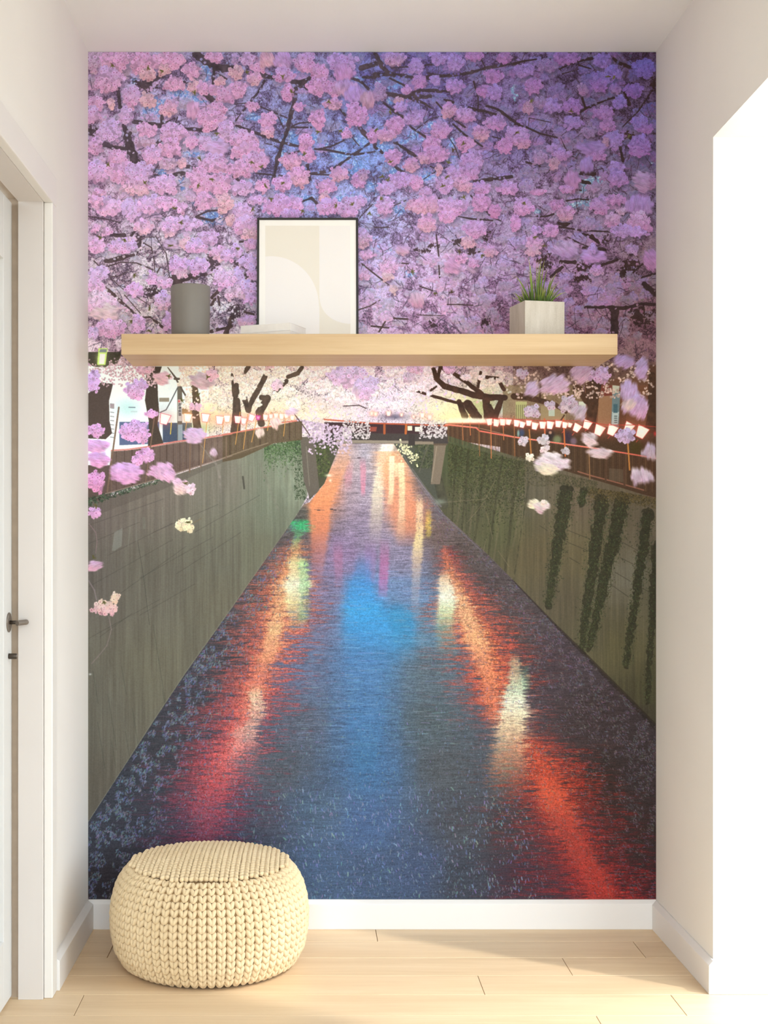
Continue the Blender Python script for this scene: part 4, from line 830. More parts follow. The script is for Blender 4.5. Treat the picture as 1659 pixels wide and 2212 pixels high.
    # ---------------------------------------------------------------- near blossom clusters
    CL = {
     1: "300,120,180,130,p 230,330,170,170,lp 650,130,180,130,p 690,270,110,70,o 960,110,170,110,p 1200,230,100,100,p 1460,70,110,60,p 880,220,70,70,o 1000,380,120,90,p 1530,360,60,50,o 1220,420,60,80,o 1320,430,70,80,p 1470,450,80,60,p 1600,520,110,100,p 500,540,110,130,lp 690,570,90,90,o 100,610,100,90,p 270,600,40,70,o 440,750,95,100,l 60,740,80,100,lp 250,920,140,140,l 930,670,100,100,po 1210,680,80,110,p,1.5 1500,660,110,80,p 1420,790,170,130,p 680,920,120,90,p 650,1050,120,60,m 990,960,160,130,lp 950,1120,130,120,p 80,1100,90,100,p 330,1230,120,90,p 740,1210,130,110,lp 1080,1300,60,60,o 930,1300,110,70,m 1600,930,90,140,l 1330,1060,90,90,l 1200,1060,80,70,p 1500,1130,130,100,l,0.2 100,1400,150,140,lp 380,1400,170,130,p 600,1400,160,120,l 1450,1300,180,120,lp 1280,1480,130,150,p 1500,1540,180,130,p 560,1570,170,110,po 880,1540,170,120,lp 120,1640,80,40,p 60,150,70,120,m",
     2: "60,250,90,80,o 200,80,100,80,l 310,180,80,70,p 260,320,90,80,po 80,440,90,110,p 420,100,90,100,o,1.1 600,110,110,110,l,1.1 600,280,120,90,lp 650,480,80,110,p 850,120,130,120,lp 1020,250,110,110,p 1280,130,180,110,l 1300,250,130,90,p,1.4 1000,400,130,110,p 1180,440,120,80,p 1320,430,130,90,lo,1.4 1420,500,120,100,l,1.4 1580,560,90,100,o,1.5 1180,620,110,70,po 1440,740,130,150,p 1000,790,90,130,p 430,800,100,100,p 430,930,90,60,po 780,650,70,50,p 240,640,70,50,p 150,1020,170,110,lp 200,1160,200,110,p 300,1260,150,110,lp 100,1370,150,100,p 850,1060,90,110,p 700,1280,130,110,po 910,1200,60,90,p 780,1450,130,120,po 590,1530,120,100,lp 130,1580,130,90,l 1240,1430,110,90,po 1480,1500,90,90,p 1100,1570,120,80,p 360,1560,90,80,p 1640,980,60,90,p 1330,960,50,60,p 1530,1430,60,60,m",
     3: "230,90,130,90,lo 480,180,90,100,l 520,350,90,90,p 740,80,110,80,l 930,130,110,100,l 1150,50,120,60,p 1490,70,90,80,p 1370,290,110,90,p 920,410,110,90,lp 1250,450,80,70,p 1390,480,90,90,l 370,450,60,50,p 270,570,60,40,o 700,340,70,60,l 300,650,80,60,l 450,780,110,80,l 860,690,90,90,po 1050,740,130,90,lp 240,860,110,110,p 120,980,110,80,po 760,910,120,110,lp 670,1080,110,100,p 700,1200,170,100,p 1230,950,100,90,po 1400,830,130,90,lp 1040,1080,110,90,p 560,1240,70,70,po 210,1230,100,100,p 420,1320,90,90,po 1130,1270,130,130,l 1100,1400,120,100,lp 900,1410,80,80,l 740,1370,40,70,o 1020,1540,110,100,po 800,1550,110,110,l 300,1490,150,100,l 480,1530,80,90,p 120,1590,110,80,l 580,1620,70,50,l 1240,1590,110,80,lp 1540,1590,130,80,lp 1580,990,90,110,lp 1500,1100,100,90,p 60,480,80,110,m",
     4: "400,170,140,80,m 600,80,150,80,p 120,230,130,80,l 1030,110,100,100,l 1150,250,110,80,l 1500,200,140,120,l 1000,330,130,100,l 1000,410,90,80,p 1390,460,110,90,p 1180,440,70,60,po 800,450,60,70,o 230,410,110,90,p 520,480,110,110,m 1230,600,80,80,l 170,650,70,80,o 300,600,80,70,m 450,640,110,90,l 680,640,110,90,p 680,830,120,80,l 1040,730,130,90,p 1090,860,90,80,p 1460,830,100,90,l 1530,900,80,60,p 90,980,100,110,l 100,1070,110,60,po 1160,1030,120,110,l 1070,1050,40,60,o 910,1130,160,90,l,0.3 960,1210,120,60,p 1460,1100,130,140,lp 440,1130,70,60,l 560,1200,110,70,lp 460,1310,60,80,o 850,1320,80,100,l,1.5 1190,1350,90,80,l 1200,1470,120,110,lp 680,1510,90,130,p,1.4 600,1600,80,50,p 1500,1510,110,120,w,0.4 1610,1500,40,100,o 920,1580,80,60,m 280,1630,90,40,p 870,940,90,70,m 300,1240,90,80,m",
     5: "230,140,160,120,lp 100,80,80,70,p 520,170,150,120,l 720,120,150,110,lp 640,380,110,90,po 900,100,140,80,p 1080,160,60,60,p 1000,330,140,90,lp 1180,340,120,80,l 940,430,90,70,po 1350,80,130,100,p 1580,100,90,120,o 1640,290,40,80,o 1390,500,130,90,l 1130,570,60,70,o 1260,600,130,80,lp 1500,680,90,90,po 1620,700,80,80,lp 100,600,100,90,p 380,600,150,90,lp 510,590,60,60,l 80,390,50,50,p 220,430,60,60,p 960,580,80,60,m,0.2 1040,820,110,110,ld 1270,830,130,100,lp 1080,920,80,50,o 120,920,120,90,l 80,1070,120,90,p 740,970,60,80,p 880,1010,90,70,wp 540,1110,110,80,p 150,1250,180,130,wp 200,1390,170,110,co,0.2 250,1540,190,110,pd 60,1600,70,70,l 870,1230,100,110,lo 920,1470,60,110,p 1580,980,130,130,wd 1630,1150,50,80,o 580,1500,90,110,p",
     8: "560,130,180,140,lp 300,60,120,60,l 750,120,120,100,lp 720,230,140,60,l 1100,30,70,60,o 1180,150,150,100,lp 1430,110,130,90,l 1400,220,110,60,p 140,220,130,110,l 190,370,180,120,lp 220,480,110,70,o 230,600,80,60,p 60,680,70,80,l 200,800,110,90,l 250,940,60,110,lp 60,980,90,110,l 200,1120,110,100,lp 60,1170,70,80,o 200,1240,100,70,p 180,1510,120,70,po 110,1210,40,60,o 1570,540,70,130,lp",
     6: "60,80,60,60,l 330,130,100,120,lp 780,130,200,110,po 1100,150,180,110,lp 820,340,110,110,po 1050,260,120,70,p 1450,100,120,110,p 1600,200,70,80,d 1380,400,140,110,lp 1300,560,90,70,o 1560,660,80,70,po 90,510,80,110,lo 530,640,80,60,lo,0.5 1110,830,90,100,p,0.6 1220,740,80,60,p 1350,850,70,60,m,0.6 370,850,100,80,p 120,700,90,60,p 700,1230,100,80,wd,1.4 360,960,70,50,o 430,1100,40,60,o 1360,800,60,60,p 100,940,60,60,p",
     7: "110,140,120,110,lp 500,110,90,70,p 600,220,110,90,po 1000,120,110,120,lp 1200,60,130,60,p 1450,130,180,110,l,1.7 1450,340,150,140,wd 1140,300,100,90,wp 1250,200,60,40,w 1250,420,120,80,l 1430,440,130,60,l 240,580,100,110,po 220,660,90,50,o 430,420,90,80,p 610,640,160,90,wl,0.7 920,710,140,90,lp,0.3 920,630,60,60,l 1370,640,90,60,m 1590,760,90,120,p,0.8 960,880,80,60,po 260,420,60,50,l 30,330,60,110,p 850,360,90,60,m",
     11: "60,340,80,130,l 540,440,120,110,lp 640,380,50,60,l 650,220,80,50,o 860,310,90,80,o,0.2 1330,330,150,90,m,0.3 1430,270,80,60,p 90,920,100,70,p 100,1100,130,80,lp,0.3 120,1250,130,80,lp,0.2 90,1510,120,130,pd 550,930,180,130,lp 440,1410,200,130,lp,0.25 680,1200,100,90,p 560,1260,60,60,p 860,1390,150,100,p,0.6 940,1440,80,60,p,0.6 1070,1560,100,90,pc,0.5 1190,1590,60,60,w 1240,980,130,90,l,0.4 740,720,80,40,p 1460,1170,40,50,m,1.2 1240,640,60,40,p",
     12: "1450,180,220,130,lp 1600,330,80,120,lo,1.5 620,720,50,50,c,1.2 440,830,40,50,c,1.2 810,590,60,40,w,0.3 640,270,70,60,w 540,60,60,30,o",
     13: "70,280,140,100,l 40,380,80,70,p 620,90,90,60,p 1020,100,80,50,p 560,190,70,60,m",
     14: "1290,60,120,70,l,2.5 1480,150,70,120,l,2.2 470,330,170,110,lp,2.5 210,380,80,90,l,2.4 780,200,120,110,lp,2.4 1010,220,120,100,lp 1340,400,100,120,l,1.8 1420,580,150,140,lp,2.0 1330,560,70,60,c,2.2 220,640,90,80,m 640,560,130,100,m 760,650,80,80,m,2.2 420,570,60,40,m 1300,920,110,90,l 880,970,90,80,w,0.5 1000,1120,130,60,w,0.3 440,1230,200,110,wl,0.35 380,1310,130,60,c,0.35 350,980,70,60,m 110,990,50,60,m 1570,1110,80,90,m,1.5 1480,1390,130,90,wl,1.4 180,1180,50,40,c 360,1070,50,40,w 600,1100,50,40,m 100,210,70,50,m",
     21: "80,310,80,70,lp 1120,460,110,80,c 80,930,80,60,lp,2.9 190,1410,150,90,cp 310,1300,50,70,c",
     24: "230,210,70,50,c,0.4 320,240,90,60,wp,0.4 350,190,40,30,w"}
    BIG = [1, 2, 3, 4, 8, 6, 5, 7, 12, 13, 11, 14, 21, 24]
    for t in BIG:
        q = 300 / 1659.0 if t == 8 else Q
        for e in CL[t].split():
            f = e.split(',')
            x, y, rx, ry = (float(v) for v in f[:4])
            px, py = tp(t, x, y)
            small = t in (3, 4, 6, 7, 13)
            cluster(px, py, rx * q, ry * q, f[4], float(f[5]) if len(f) > 5 else None, 11 if t == 14 else 8, r=(4.2 if small else None), sh=(.55 if t < 10 else 0))
    # leaves among the blossom, thin stalks
    for t, L in {1: [(690,190),(230,1310),(860,230),(1230,480),(280,160),(1490,950),(1270,1550),(650,1520),(1430,1480),(1290,1240)], 2: [(170,240),(340,1340),(840,1190),(390,1560),(230,1280),(1260,920),(590,290),(1120,580),(600,1520),(690,470),(1000,930)], 3: [(170,700),(850,1290),(900,1140),(830,1450),(780,1560),(180,1280),(1020,1070),(10,910),(80,1450),(150,1490)], 4: [(200,570),(660,690),(1090,290),(1330,980),(30,940),(1160,290)],
                  5: [(130,490),(420,520),(1000,160),(1070,320),(710,1310),(500,1460),(700,1570),(530,930),(950,590)], 6: [(280,50),(150,210),(1450,700),(1100,1130),(900,1140),(1240,30),(1190,660),(640,890)], 7: [(250,490),(350,590),(120,90)], 8: [(250,170),(470,50),(850,190),(1440,120),(1250,130),(60,640)], 11: [(1380,290),(1080,560),(1270,500),(1120,1520),(930,280)], 21: [(90,230),(180,1340),(60,830),(1150,420)]}.items():
        for x, y in L:
            px, py = tp(t, x, y)
            for _ in range(4):
                a = rng.rand() * 6.28; stroke([(px, py), (px + 6 * math.cos(a), py + 6 * math.sin(a))], [4, 1.4], (98,92,50) if px < 900 or rng.rand() < .5 else (74,56,40), .75)
    stroke([(192,1132),(206,1150),(209,1170),(206,1195)], 2, (150,120,120), .7); stroke([(191,1255),(203,1275),(208,1296)], 3, (150,130,130), .7); stroke([(234,1332),(240,1360),(230,1395),(210,1420),(197,1434)], 2.4, (150,126,122), .55); stroke([(434,1120),(418,1130)], 1.6, (130,110,80), .8)
    stroke([(430,958),(452,985),(466,1002),(474,1030),(476,1062)], [2,4,5,6,4], (150,140,128), .4); glow(194, 1457, 3, 2, (220,214,205), .9)
    # overall: fine grain and room light offset in the colour: darker low down, cooler
    g = (n1 - .5)[..., None] * .035
    light_offset = (1.02 - .13 * ss(930, 1250, PY))[..., None]
    return np.clip((img + g) * light_offset * np.array((.965, 1.0, 1.045), np.float32), 0, 1)
# ------------------------------------------------------------------ materials
M_WALL = plaster('wall_paint', (229, 226, 221))
M_CEIL = plaster('ceiling_paint', (230, 231, 229))
M_TRIM = plain('trim_paint', (221, 218, 215), 0.45, var=0.006, scale=4)
M_FLOOR = wood('oak_plank', (200, 172, 136), (211, 185, 150), (219, 195, 162), stretch=(1.1, 12, 12), rough=0.42, tint=0.03)
M_SUB = plain('subfloor', (120, 98, 74), 0.8)
M_SHELF = wood('oak_shelf', (184, 153, 112), (196, 167, 127), (206, 179, 139), stretch=(1.0, 14, 14), rough=0.5, per_object=False, tint=0.0)
M_CASING = plain('casing_paint', (207, 201, 196), 0.45, var=0.006, scale=4)
M_ARCH = plain('architrave_paint', (222, 219, 214), 0.5, var=0.006, scale=4)
M_DOOR = plain('door_paint', (212, 212, 210), 0.4, var=0.006, scale=4)
M_SEAL = plain('door_rebate_timber', (170, 152, 132), 0.7)
M_BRONZE = plain('dark_bronze', (74, 66, 58), 0.38, 0.6, var=0.05)
M_BRONZE_LIGHT = plain('brushed_bronze', (128, 118, 108), 0.35, 0.5, var=0.05)
M_VASE = plain('grey_ceramic', (124, 119, 112), 0.55, var=0.02, scale=14)
M_BLACK = plain('black_frame', (34, 31, 28), 0.5, var=0.06)
M_MAT = plain('white_mount', (246, 244, 238), 0.9, var=0.004)
M_COVER = plain('white_book_cover', (236, 235, 232), 0.55, var=0.01)
M_PAGES = plain('book_pages', (231, 228, 222), 0.9, var=0.012, scale=60)
M_SOIL = plain('potting_soil', (52, 40, 30), 0.95, var=0.3, scale=300, bump=0.6)

# ------------------------------------------------------------------ room shell
XL, XR = -0.681, 1.061                     # left and right wall faces
YB, YF = 4.002, 0.1                       # end wall, open end behind the camera
ZC = 2.688
YJ, YN = 3.433, 2.525                      # far and near jamb of the opening on the right
XO = 1.311                                 # outer face of the right wall
struct(boxes('wall_back', [(-0.80, XO, YB, 4.10, -0.02, 2.80)], M_WALL))
YD0, YD1, ZD = 2.53, 3.410, 2.090          # door hole in the left wall
struct(boxes('wall_left', [(-0.80, XL, YD1, YB, 0, 2.80), (-0.80, XL, YD0, YD1, ZD, 2.80), (-0.80, XL, YF, YD0, 0, 2.80)], M_WALL))
wr = boxes('wall_right', [(XR, XO, YJ, YB, 0, 2.80), (XR, XO, YF, YN, 0, 2.80)], M_WALL)
struct(wr)
zh = lambda y: 2.252 + 0.0292 * (YJ - y)   # the head of the opening is not quite level
hd = prism('header', [(YN, zh(YN)), (YJ, zh(YJ)), (YJ, 2.80), (YN, 2.80)], 'x', XR, XO, M_WALL, wr)
struct(boxes('ceiling', [(-0.80, XO, YF, 4.10, ZC, 2.80)], M_CEIL))

# floor: boards in rows, each board an object of its own
fl = struct(boxes('floor', [(-0.95, 1.62, -1.1, 4.10, -0.06, -0.0135)], M_SUB))
PW, PL = 0.1503, 1.536
bm = bmesh.new()
add_box(bm, 0.0008, PL - 0.0008, 0.0007, PW - 0.0007, -0.013, 0.0)
bmesh.ops.bevel(bm, geom=[e for e in bm.edges if all(v.co.z > -0.001 for v in e.verts)], offset=0.0006, segments=1, affect='EDGES')
plank_me = bpy.data.meshes.new('plank')
bmesh.ops.recalc_face_normals(bm, faces=bm.faces)
bm.to_mesh(plank_me); bm.free()
plank_me.materials.append(M_FLOOR)
JOINT = {0: 0.20, 1: 0.957, 2: 0.718, 3: 0.458, 4: 0.944, 5: 0.716, 6: 0.05, 7: 1.20, 8: 0.52}
for row in range(33):
    y = 3.868 - row * PW
    j = JOINT.get(row, random.uniform(0, PL))
    x = j - PL * 2
    while x < 1.55:
        if x + PL > -0.93:
            o = bpy.data.objects.new('plank', plank_me)
            COL.objects.link(o); o.parent = fl
            o.location = (x, y, 0)
        x += PL

# baseboards: square front, sloped top
def skirting(name, pts, parent=None):
    return prism(name, pts[0], pts[1], pts[2], pts[3], M_TRIM, parent, bevel=0.0012)
BH = 0.0885
struct(skirting('baseboard_back', ([(3.985, 0), (YB, 0), (YB, BH), (3.997, BH), (3.985, BH - 0.011)], 'x', XL + 0.001, XR - 0.001)))
struct(skirting('baseboard_left', ([(XL, 0), (XL + 0.019, 0), (XL + 0.019, BH - 0.011), (XL + 0.005, BH), (XL, BH)], 'y', 3.447, 3.984)))
bbr = struct(skirting('baseboard_right', ([(XR, 0), (XR - 0.016, 0), (XR - 0.016, BH - 0.013), (XR - 0.005, BH), (XR, BH)], 'y', 3.417, 3.984)))
prism('return', [(YJ, 0), (YJ - 0.016, 0), (YJ - 0.016, BH - 0.013), (YJ - 0.005, BH), (YJ, BH)], 'x', XR - 0.0005, XO, M_TRIM, bbr, bevel=0.0012)

# ------------------------------------------------------------------ door on the left with its casing
tr = struct(empty('trim_1', (XL, YD1, 0)), 'white door casing on the left wall')
def tr_box(name, b, bev=0.003):
    o = boxes(name, [b], M_ARCH, None, bevel=bev); o.parent = tr
    o.matrix_parent_inverse = Matrix.Translation((-XL, -YD1, 0)); return o
CF = -0.669
tr_box('casing_leg', (-0.6920, CF, 3.388, 3.446, 0, 2.069))
tr_box('casing_leg', (-0.6925, CF, 2.494, 2.552, 0, 2.069))
tr_box('casing_head', (-0.6925, CF, 2.494, 3.446, 2.069, 2.145))
dr = struct(empty('door_1', (-0.775, 2.59, 0)), 'white panelled door in a deep reveal on the left')
def dp(o, parent=None):
    o.parent = parent or dr
    o.matrix_parent_inverse = Matrix.Translation((0.775, -2.59, 0)); return o
dp(boxes('lining', [(-0.757, -0.6925, 3.379, 3.4095, 0, 2.0695), (-0.757, -0.6925, 2.531, 2.561, 0, 2.0695), (-0.757, -0.6925, 2.531, 3.4095, 2.069, 2.0895)], M_CASING, bevel=0.001))
dp(boxes('rebate', [(-0.80, -0.7572, 3.3985, 3.4095, 0, 2.0895), (-0.80, -0.7572, 2.531, 2.556, 0, 2.0895), (-0.80, -0.7572, 2.556, 3.3985, 2.080, 2.0895)], M_SEAL))
LX = -0.7755
z0, z1 = 0.008, 2.068
stile, pz0, pz1 = 0.092, 0.175, 1.905
leaf = dp(boxes('leaf', [(LX - 0.042, LX, 3.392 - stile, 3.392, z0, z1), (LX - 0.042, LX, 2.568, 2.568 + stile, z0, z1),
                         (LX - 0.042, LX, 2.568 + stile, 3.392 - stile, pz1, z1), (LX - 0.042, LX, 2.568 + stile, 3.392 - stile, z0, pz0)], M_DOOR, bevel=0.0015))
pn = boxes('panel', [(LX - 0.030, LX - 0.011, 2.562 + stile, 3.398 - stile, pz0 - 0.006, pz1 + 0.006)], M_DOOR)
pn.parent = leaf
hy = 3.353
hz = CAM_Z - 182.4 * K * hy
hn = dp(lathe('handle', [(0.0245, 0), (0.0255, 0.0006), (0.0255, 0.0022), (0.0245, 0.003)], M_BRONZE_LIGHT, axis='x', n=48, center=(LX, hy, hz)))
hn['label'] = 'dark bronze lever handle on a round rose'
lathe('neck', [(0.0048, 0), (0.0048, 0.026)], M_BRONZE, hn, axis='x', n=24, center=(LX + 0.002, hy, hz))
bm = bmesh.new()                                    # the short lever, slanting off towards the wall
p0, p1 = at(36.8, 1346.2, 3.341), at(59.5, 1343.4, 3.372)
ax = (p1 - p0).normalized(); q = ax.to_track_quat('Z', 'Y').to_matrix()
rings = []
for r, t in ((0.0058, 0), (0.0072, 0.0006), (0.0072, 0.5), (0.0070, 0.86), (0.0062, 0.95), (0.0042, 1.0)):
    tt = t if t != 0.0006 else 0.02
    rings.append([bm.verts.new(p0 + (p1 - p0) * tt + q @ Vector((r * math.cos(a * math.pi / 14), r * math.sin(a * math.pi / 14), 0))) for a in range(28)])
for a, b in zip(rings[:-1], rings[1:]):
    for i in range(28): bm.faces.new((a[i], a[(i + 1) % 28], b[(i + 1) % 28], b[i]))
bm.faces.new(rings[0][::-1]); bm.faces.new(rings[-1])
from_bm('lever', bm, M_BRONZE_LIGHT, hn, smooth=False)
tz = CAM_Z - 255.5 * K * hy
tt_ = dp(lathe('thumb_turn', [(0.0062, 0), (0.0074, 0.0012), (0.0074, 0.0195), (0.0062, 0.0215)], M_BRONZE, axis='x', n=32, center=(LX, hy, tz)))
lathe('turn_cap', [(0.0060, 0), (0.0060, 0.0006)], M_BRONZE_LIGHT, tt_, axis='x', n=32, center=(LX + 0.0215, hy, tz))

# ------------------------------------------------------------------ wall mural on the end wall
def image_from(name, arr):
    h, w = arr.shape[:2]
    im = bpy.data.images.new(name, w, h)
    px = np.ones((h, w, 4), np.float32)
    px[..., :3] = arr[::-1]
    im.pixels.foreach_set(px.ravel())
    im.update(); im.pack()
    return im
def print_mat(name, im, rough):
    m = Mat(name, rough, 0, 0.25)
    tx = m.n('ShaderNodeTexImage'); tx.image = im; tx.interpolation = 'Cubic'; tx.extension = 'EXTEND'
    uv = m.n('ShaderNodeUVMap'); uv.uv_map = 'UVMap'
    m.l(uv.outputs['UV'], tx.inputs['Vector'])
    m.l(tx.outputs['Color'], m.b.inputs['Base Color'])
    return m.m
def print_sheet(name, x0, x1, z0, z1, y0, y1, mat, parent=None):
    bm = bmesh.new()
    add_box(bm, x0, x1, y0, y1, z0, z1)
    uvl = bm.loops.layers.uv.new('UVMap')
    for f in bm.faces:
        for l in f.loops: l[uvl].uv = ((l.vert.co.x - x0) / (x1 - x0), (l.vert.co.z - z0) / (z1 - z0))
    return from_bm(name, bm, mat, parent)
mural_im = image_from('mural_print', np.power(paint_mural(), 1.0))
a, b = at(MX0, MY0, 4.0), at(MX0 + MW, MY0 + MH, 4.0)
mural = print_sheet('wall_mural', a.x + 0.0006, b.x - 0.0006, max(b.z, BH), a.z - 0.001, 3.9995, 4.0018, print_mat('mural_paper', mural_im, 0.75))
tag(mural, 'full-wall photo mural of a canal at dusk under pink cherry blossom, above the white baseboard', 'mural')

# ------------------------------------------------------------------ floating shelf
SF, SZ0, SZ1 = 3.746, 1.7235, 1.783
shelf = boxes('floating_shelf', [(at(262, 0, SF).x, at(1334, 0, SF).x, SF, 3.9993, SZ0, SZ1)], M_SHELF, bevel=0.0008)
tag(shelf, 'long thick pale oak floating shelf fixed across the cherry blossom mural', 'shelf')

# grey pot
vy = 3.86
vc = at(411.5, 0, vy)
R = 42.6 * K * vy
vase = lathe('cylinder_vase', [(R * .90, 0), (R * .945, 0.003), (R * .965, 0.02), (R * .985, 0.08), (R, 0.154), (R * .985, 0.157), (R * .955, 0.157), (R * .94, 0.153), (R * .92, 0.02), (R * .4, 0.012)], M_VASE, n=96)
vase.location = (vc.x, vy, SZ1)
tag(vase, 'matt grey cylindrical pot standing at the left of the oak shelf', 'vase')

# framed print, leaning on the wall
fy0, fy1 = 3.944, 3.979                     # front face at the foot, at the top
FH = at(0, 470, fy1).z - SZ1
FW = 0.3085
fx = (at(556, 0, fy1).x + at(773, 0, fy1).x) / 2
fr = empty('picture_frame', (fx, fy0, SZ1))
fr.rotation_euler = (-math.atan2(fy1 - fy0, FH), 0, 0)
L_ = math.hypot(FH, fy1 - fy0)
fb, fd = 0.0068, 0.016
bm = bmesh.new()
w2 = FW / 2
add_box(bm, -w2, w2, 0, fd, L_ - fb, L_); add_box(bm, -w2, w2, 0, fd, 0, fb)
add_box(bm, -w2, -w2 + fb, 0, fd, fb, L_ - fb); add_box(bm, w2 - fb, w2, 0, fd, fb, L_ - fb)
from_bm('frame', bm, M_BLACK, fr, bevel=0.0006)
boxes('mount', [(-w2 + fb, w2 - fb, 0.0030, 0.0060, fb, L_ - fb)], M_MAT, fr)
boxes('backing', [(-w2 + fb, w2 - fb, 0.0065, 0.0150, fb, L_ - fb)], M_BLACK, fr)
def paint_print():
    h, w = 460, 364
    y, x = np.mgrid[0:h, 0:w].astype(np.float32)
    u, v = x / w, y / h
    out = np.ones((h, w, 3), np.float32) * np.array((240, 237, 234), np.float32)
    beige = np.array((234, 229, 217), np.float32); edge = lambda d: np.clip(d * 260 + .5, 0, 1)[..., None]
    # left strip: beige above a large pale disc; right strip: beige below a smaller one
    dl = np.hypot((u - .07) / .56, (v - .72) / .447) - 1
    kl = edge(dl) * edge(.635 - u) * edge(.72 - v)
    out = out * (1 - kl) + beige * kl
    dq = np.hypot((u - 1.0) / .36, (v - .65) / .225) - 1
    kr = edge(dq) * edge(u - .635) * edge(v - .65)
    out = out * (1 - kr) + beige * kr
    return out / 255.0
art = print_sheet('art_print', -w2 + 0.0255, w2 - 0.0245, 0.020, L_ - 0.0245, 0.0026, 0.0031, print_mat('art_paper', image_from('art_print', paint_print()), 0.9), fr)
tag(fr, 'thin black frame with pale beige curved abstract print, leaning against the mural on the shelf', 'picture')

# two white books lying on the shelf, turned a little
def book(z, th, dx, dy, rot):
    o = empty('book', (at(627.5, 0, 3.770).x + dx, 3.770 + dy, z), rot)
    L, Wd, c = 0.160, 0.116, 0.0013
    # local x runs from the near corner along the long side to the left, y to the back
    bm = bmesh.new()
    add_box(bm, -L, 0, 0, Wd, 0, c); add_box(bm, -L, 0, 0, Wd, th - c, th); add_box(bm, -L, -L + c, 0, Wd, c, th - c)
    from_bm('cover', bm, M_COVER, o, bevel=0.0004)
    boxes('pages', [(-L + c, -0.0012, 0.0012, Wd - 0.0012, c, th - c)], M_PAGES, o)
    return o
BR_ = math.radians(-22)
b1 = book(SZ1, 0.0150, 0.001, 0.001, BR_)
b2 = book(SZ1 + 0.0151, 0.0220, 0, 0, BR_ - 0.012)
tag(b1, 'lower white book of the pair on the shelf, half hidden behind the shelf edge', 'book', 'white books on the shelf')
tag(b2, 'upper, thicker white book lying in front of the black picture frame', 'book', 'white books on the shelf')

# ------------------------------------------------------------------ square concrete planter with grass
def concrete():
    m = Mat('concrete', 0.85, 0, 0.25)
    tc = m.n('ShaderNodeTexCoord')
    mp = m.n('ShaderNodeMapping'); mp.inputs['Scale'].default_value = (40, 40, 7)
    m.l(tc.outputs['Object'], mp.inputs['Vector'])
    a = m.n('ShaderNodeTexNoise', Scale=1.0, Detail=5.0, Roughness=0.6); m.l(mp.outputs['Vector'], a.inputs['Vector'])
    b = m.n('ShaderNodeTexNoise', Scale=260.0, Detail=2.0); m.l(tc.outputs['Object'], b.inputs['Vector'])
    mx = m.n('ShaderNodeMix', data_type='FLOAT'); mx.inputs[0].default_value = 0.25
    m.l(a.outputs['Fac'], mx.inputs[2]); m.l(b.outputs['Fac'], mx.inputs[3])
    r = m.ramp(mx.outputs[0], [(0.28, (176, 166, 150)), (0.5, (196, 188, 174)), (0.72, (208, 201, 189))])
    m.l(r.outputs['Color'], m.b.inputs['Base Color'])
    m.bump(mx.outputs[0], 0.15, 0.001)
    return m.m
PY_ = 3.800
pc = at(1134, 0, PY_)
pot = empty('potted_grass', (pc.x, PY_, SZ1), math.radians(12.5))
PWd, PH, wl = 0.1235, 0.1065, 0.009
bm = bmesh.new()
o_ = [bm.verts.new(p) for p in ((0,0,0),(PWd,0,0),(PWd,PWd,0),(0,PWd,0))]
t_ = [bm.verts.new((v.co.x, v.co.y, PH)) for v in o_]
ti = [bm.verts.new((wl if v.co.x == 0 else PWd - wl, wl if v.co.y == 0 else PWd - wl, PH)) for v in o_]
bi = [bm.verts.new((v.co.x, v.co.y, 0.03)) for v in ti]
bm.faces.new(o_[::-1]); bm.faces.new(bi)
for i in range(4):
    j = (i + 1) % 4
    bm.faces.new((o_[i], o_[j], t_[j], t_[i])); bm.faces.new((t_[i], t_[j], ti[j], ti[i])); bm.faces.new((ti[i], ti[j], bi[j], bi[i]))
from_bm('planter', bm, concrete(), pot, bevel=0.0008)
bm = bmesh.new()
for i in range(9):
    for j in range(9):
        bm.verts.new((wl + (PWd - 2 * wl) * i / 8, wl + (PWd - 2 * wl) * j / 8, PH - 0.012 + random.uniform(-.003, .003)))
bm.verts.ensure_lookup_table()
for i in range(8):
    for j in range(8): bm.faces.new([bm.verts[k] for k in (i*9+j, (i+1)*9+j, (i+1)*9+j+1, i*9+j+1)])
from_bm('soil', bm, M_SOIL, pot)
def grass_mat():
    m = Mat('grass_blade', 0.5, 0, 0.4)
    at_ = m.n('ShaderNodeAttribute', attribute_name='along')
    oi = m.n('ShaderNodeObjectInfo')
    r = m.ramp(at_.outputs['Fac'], [(0.0, (36, 54, 16)), (0.35, (80, 108, 30)), (0.75, (132, 146, 52)), (1.0, (186, 172, 92))])
    hs = m.n('ShaderNodeHueSaturation')
    mr = m.n('ShaderNodeMapRange'); mr.inputs['To Min'].default_value = 0.65; mr.inputs['To Max'].default_value = 1.2
    m.l(oi.outputs['Random'], mr.inputs['Value']); m.l(mr.outputs['Result'], hs.inputs['Value'])
    m.l(r.outputs['Color'], hs.inputs['Color']); m.l(hs.outputs['Color'], m.b.inputs['Base Color'])
    m.b.inputs['Subsurface Weight'].default_value = 0.0
    return m.m
M_GRASS = grass_mat()
inv = Matrix.Rotation(-math.radians(12.5), 3, 'Z')
cen = pot.location + Matrix.Rotation(math.radians(12.5), 3, 'Z') @ Vector((PWd / 2, PWd / 2, 0))
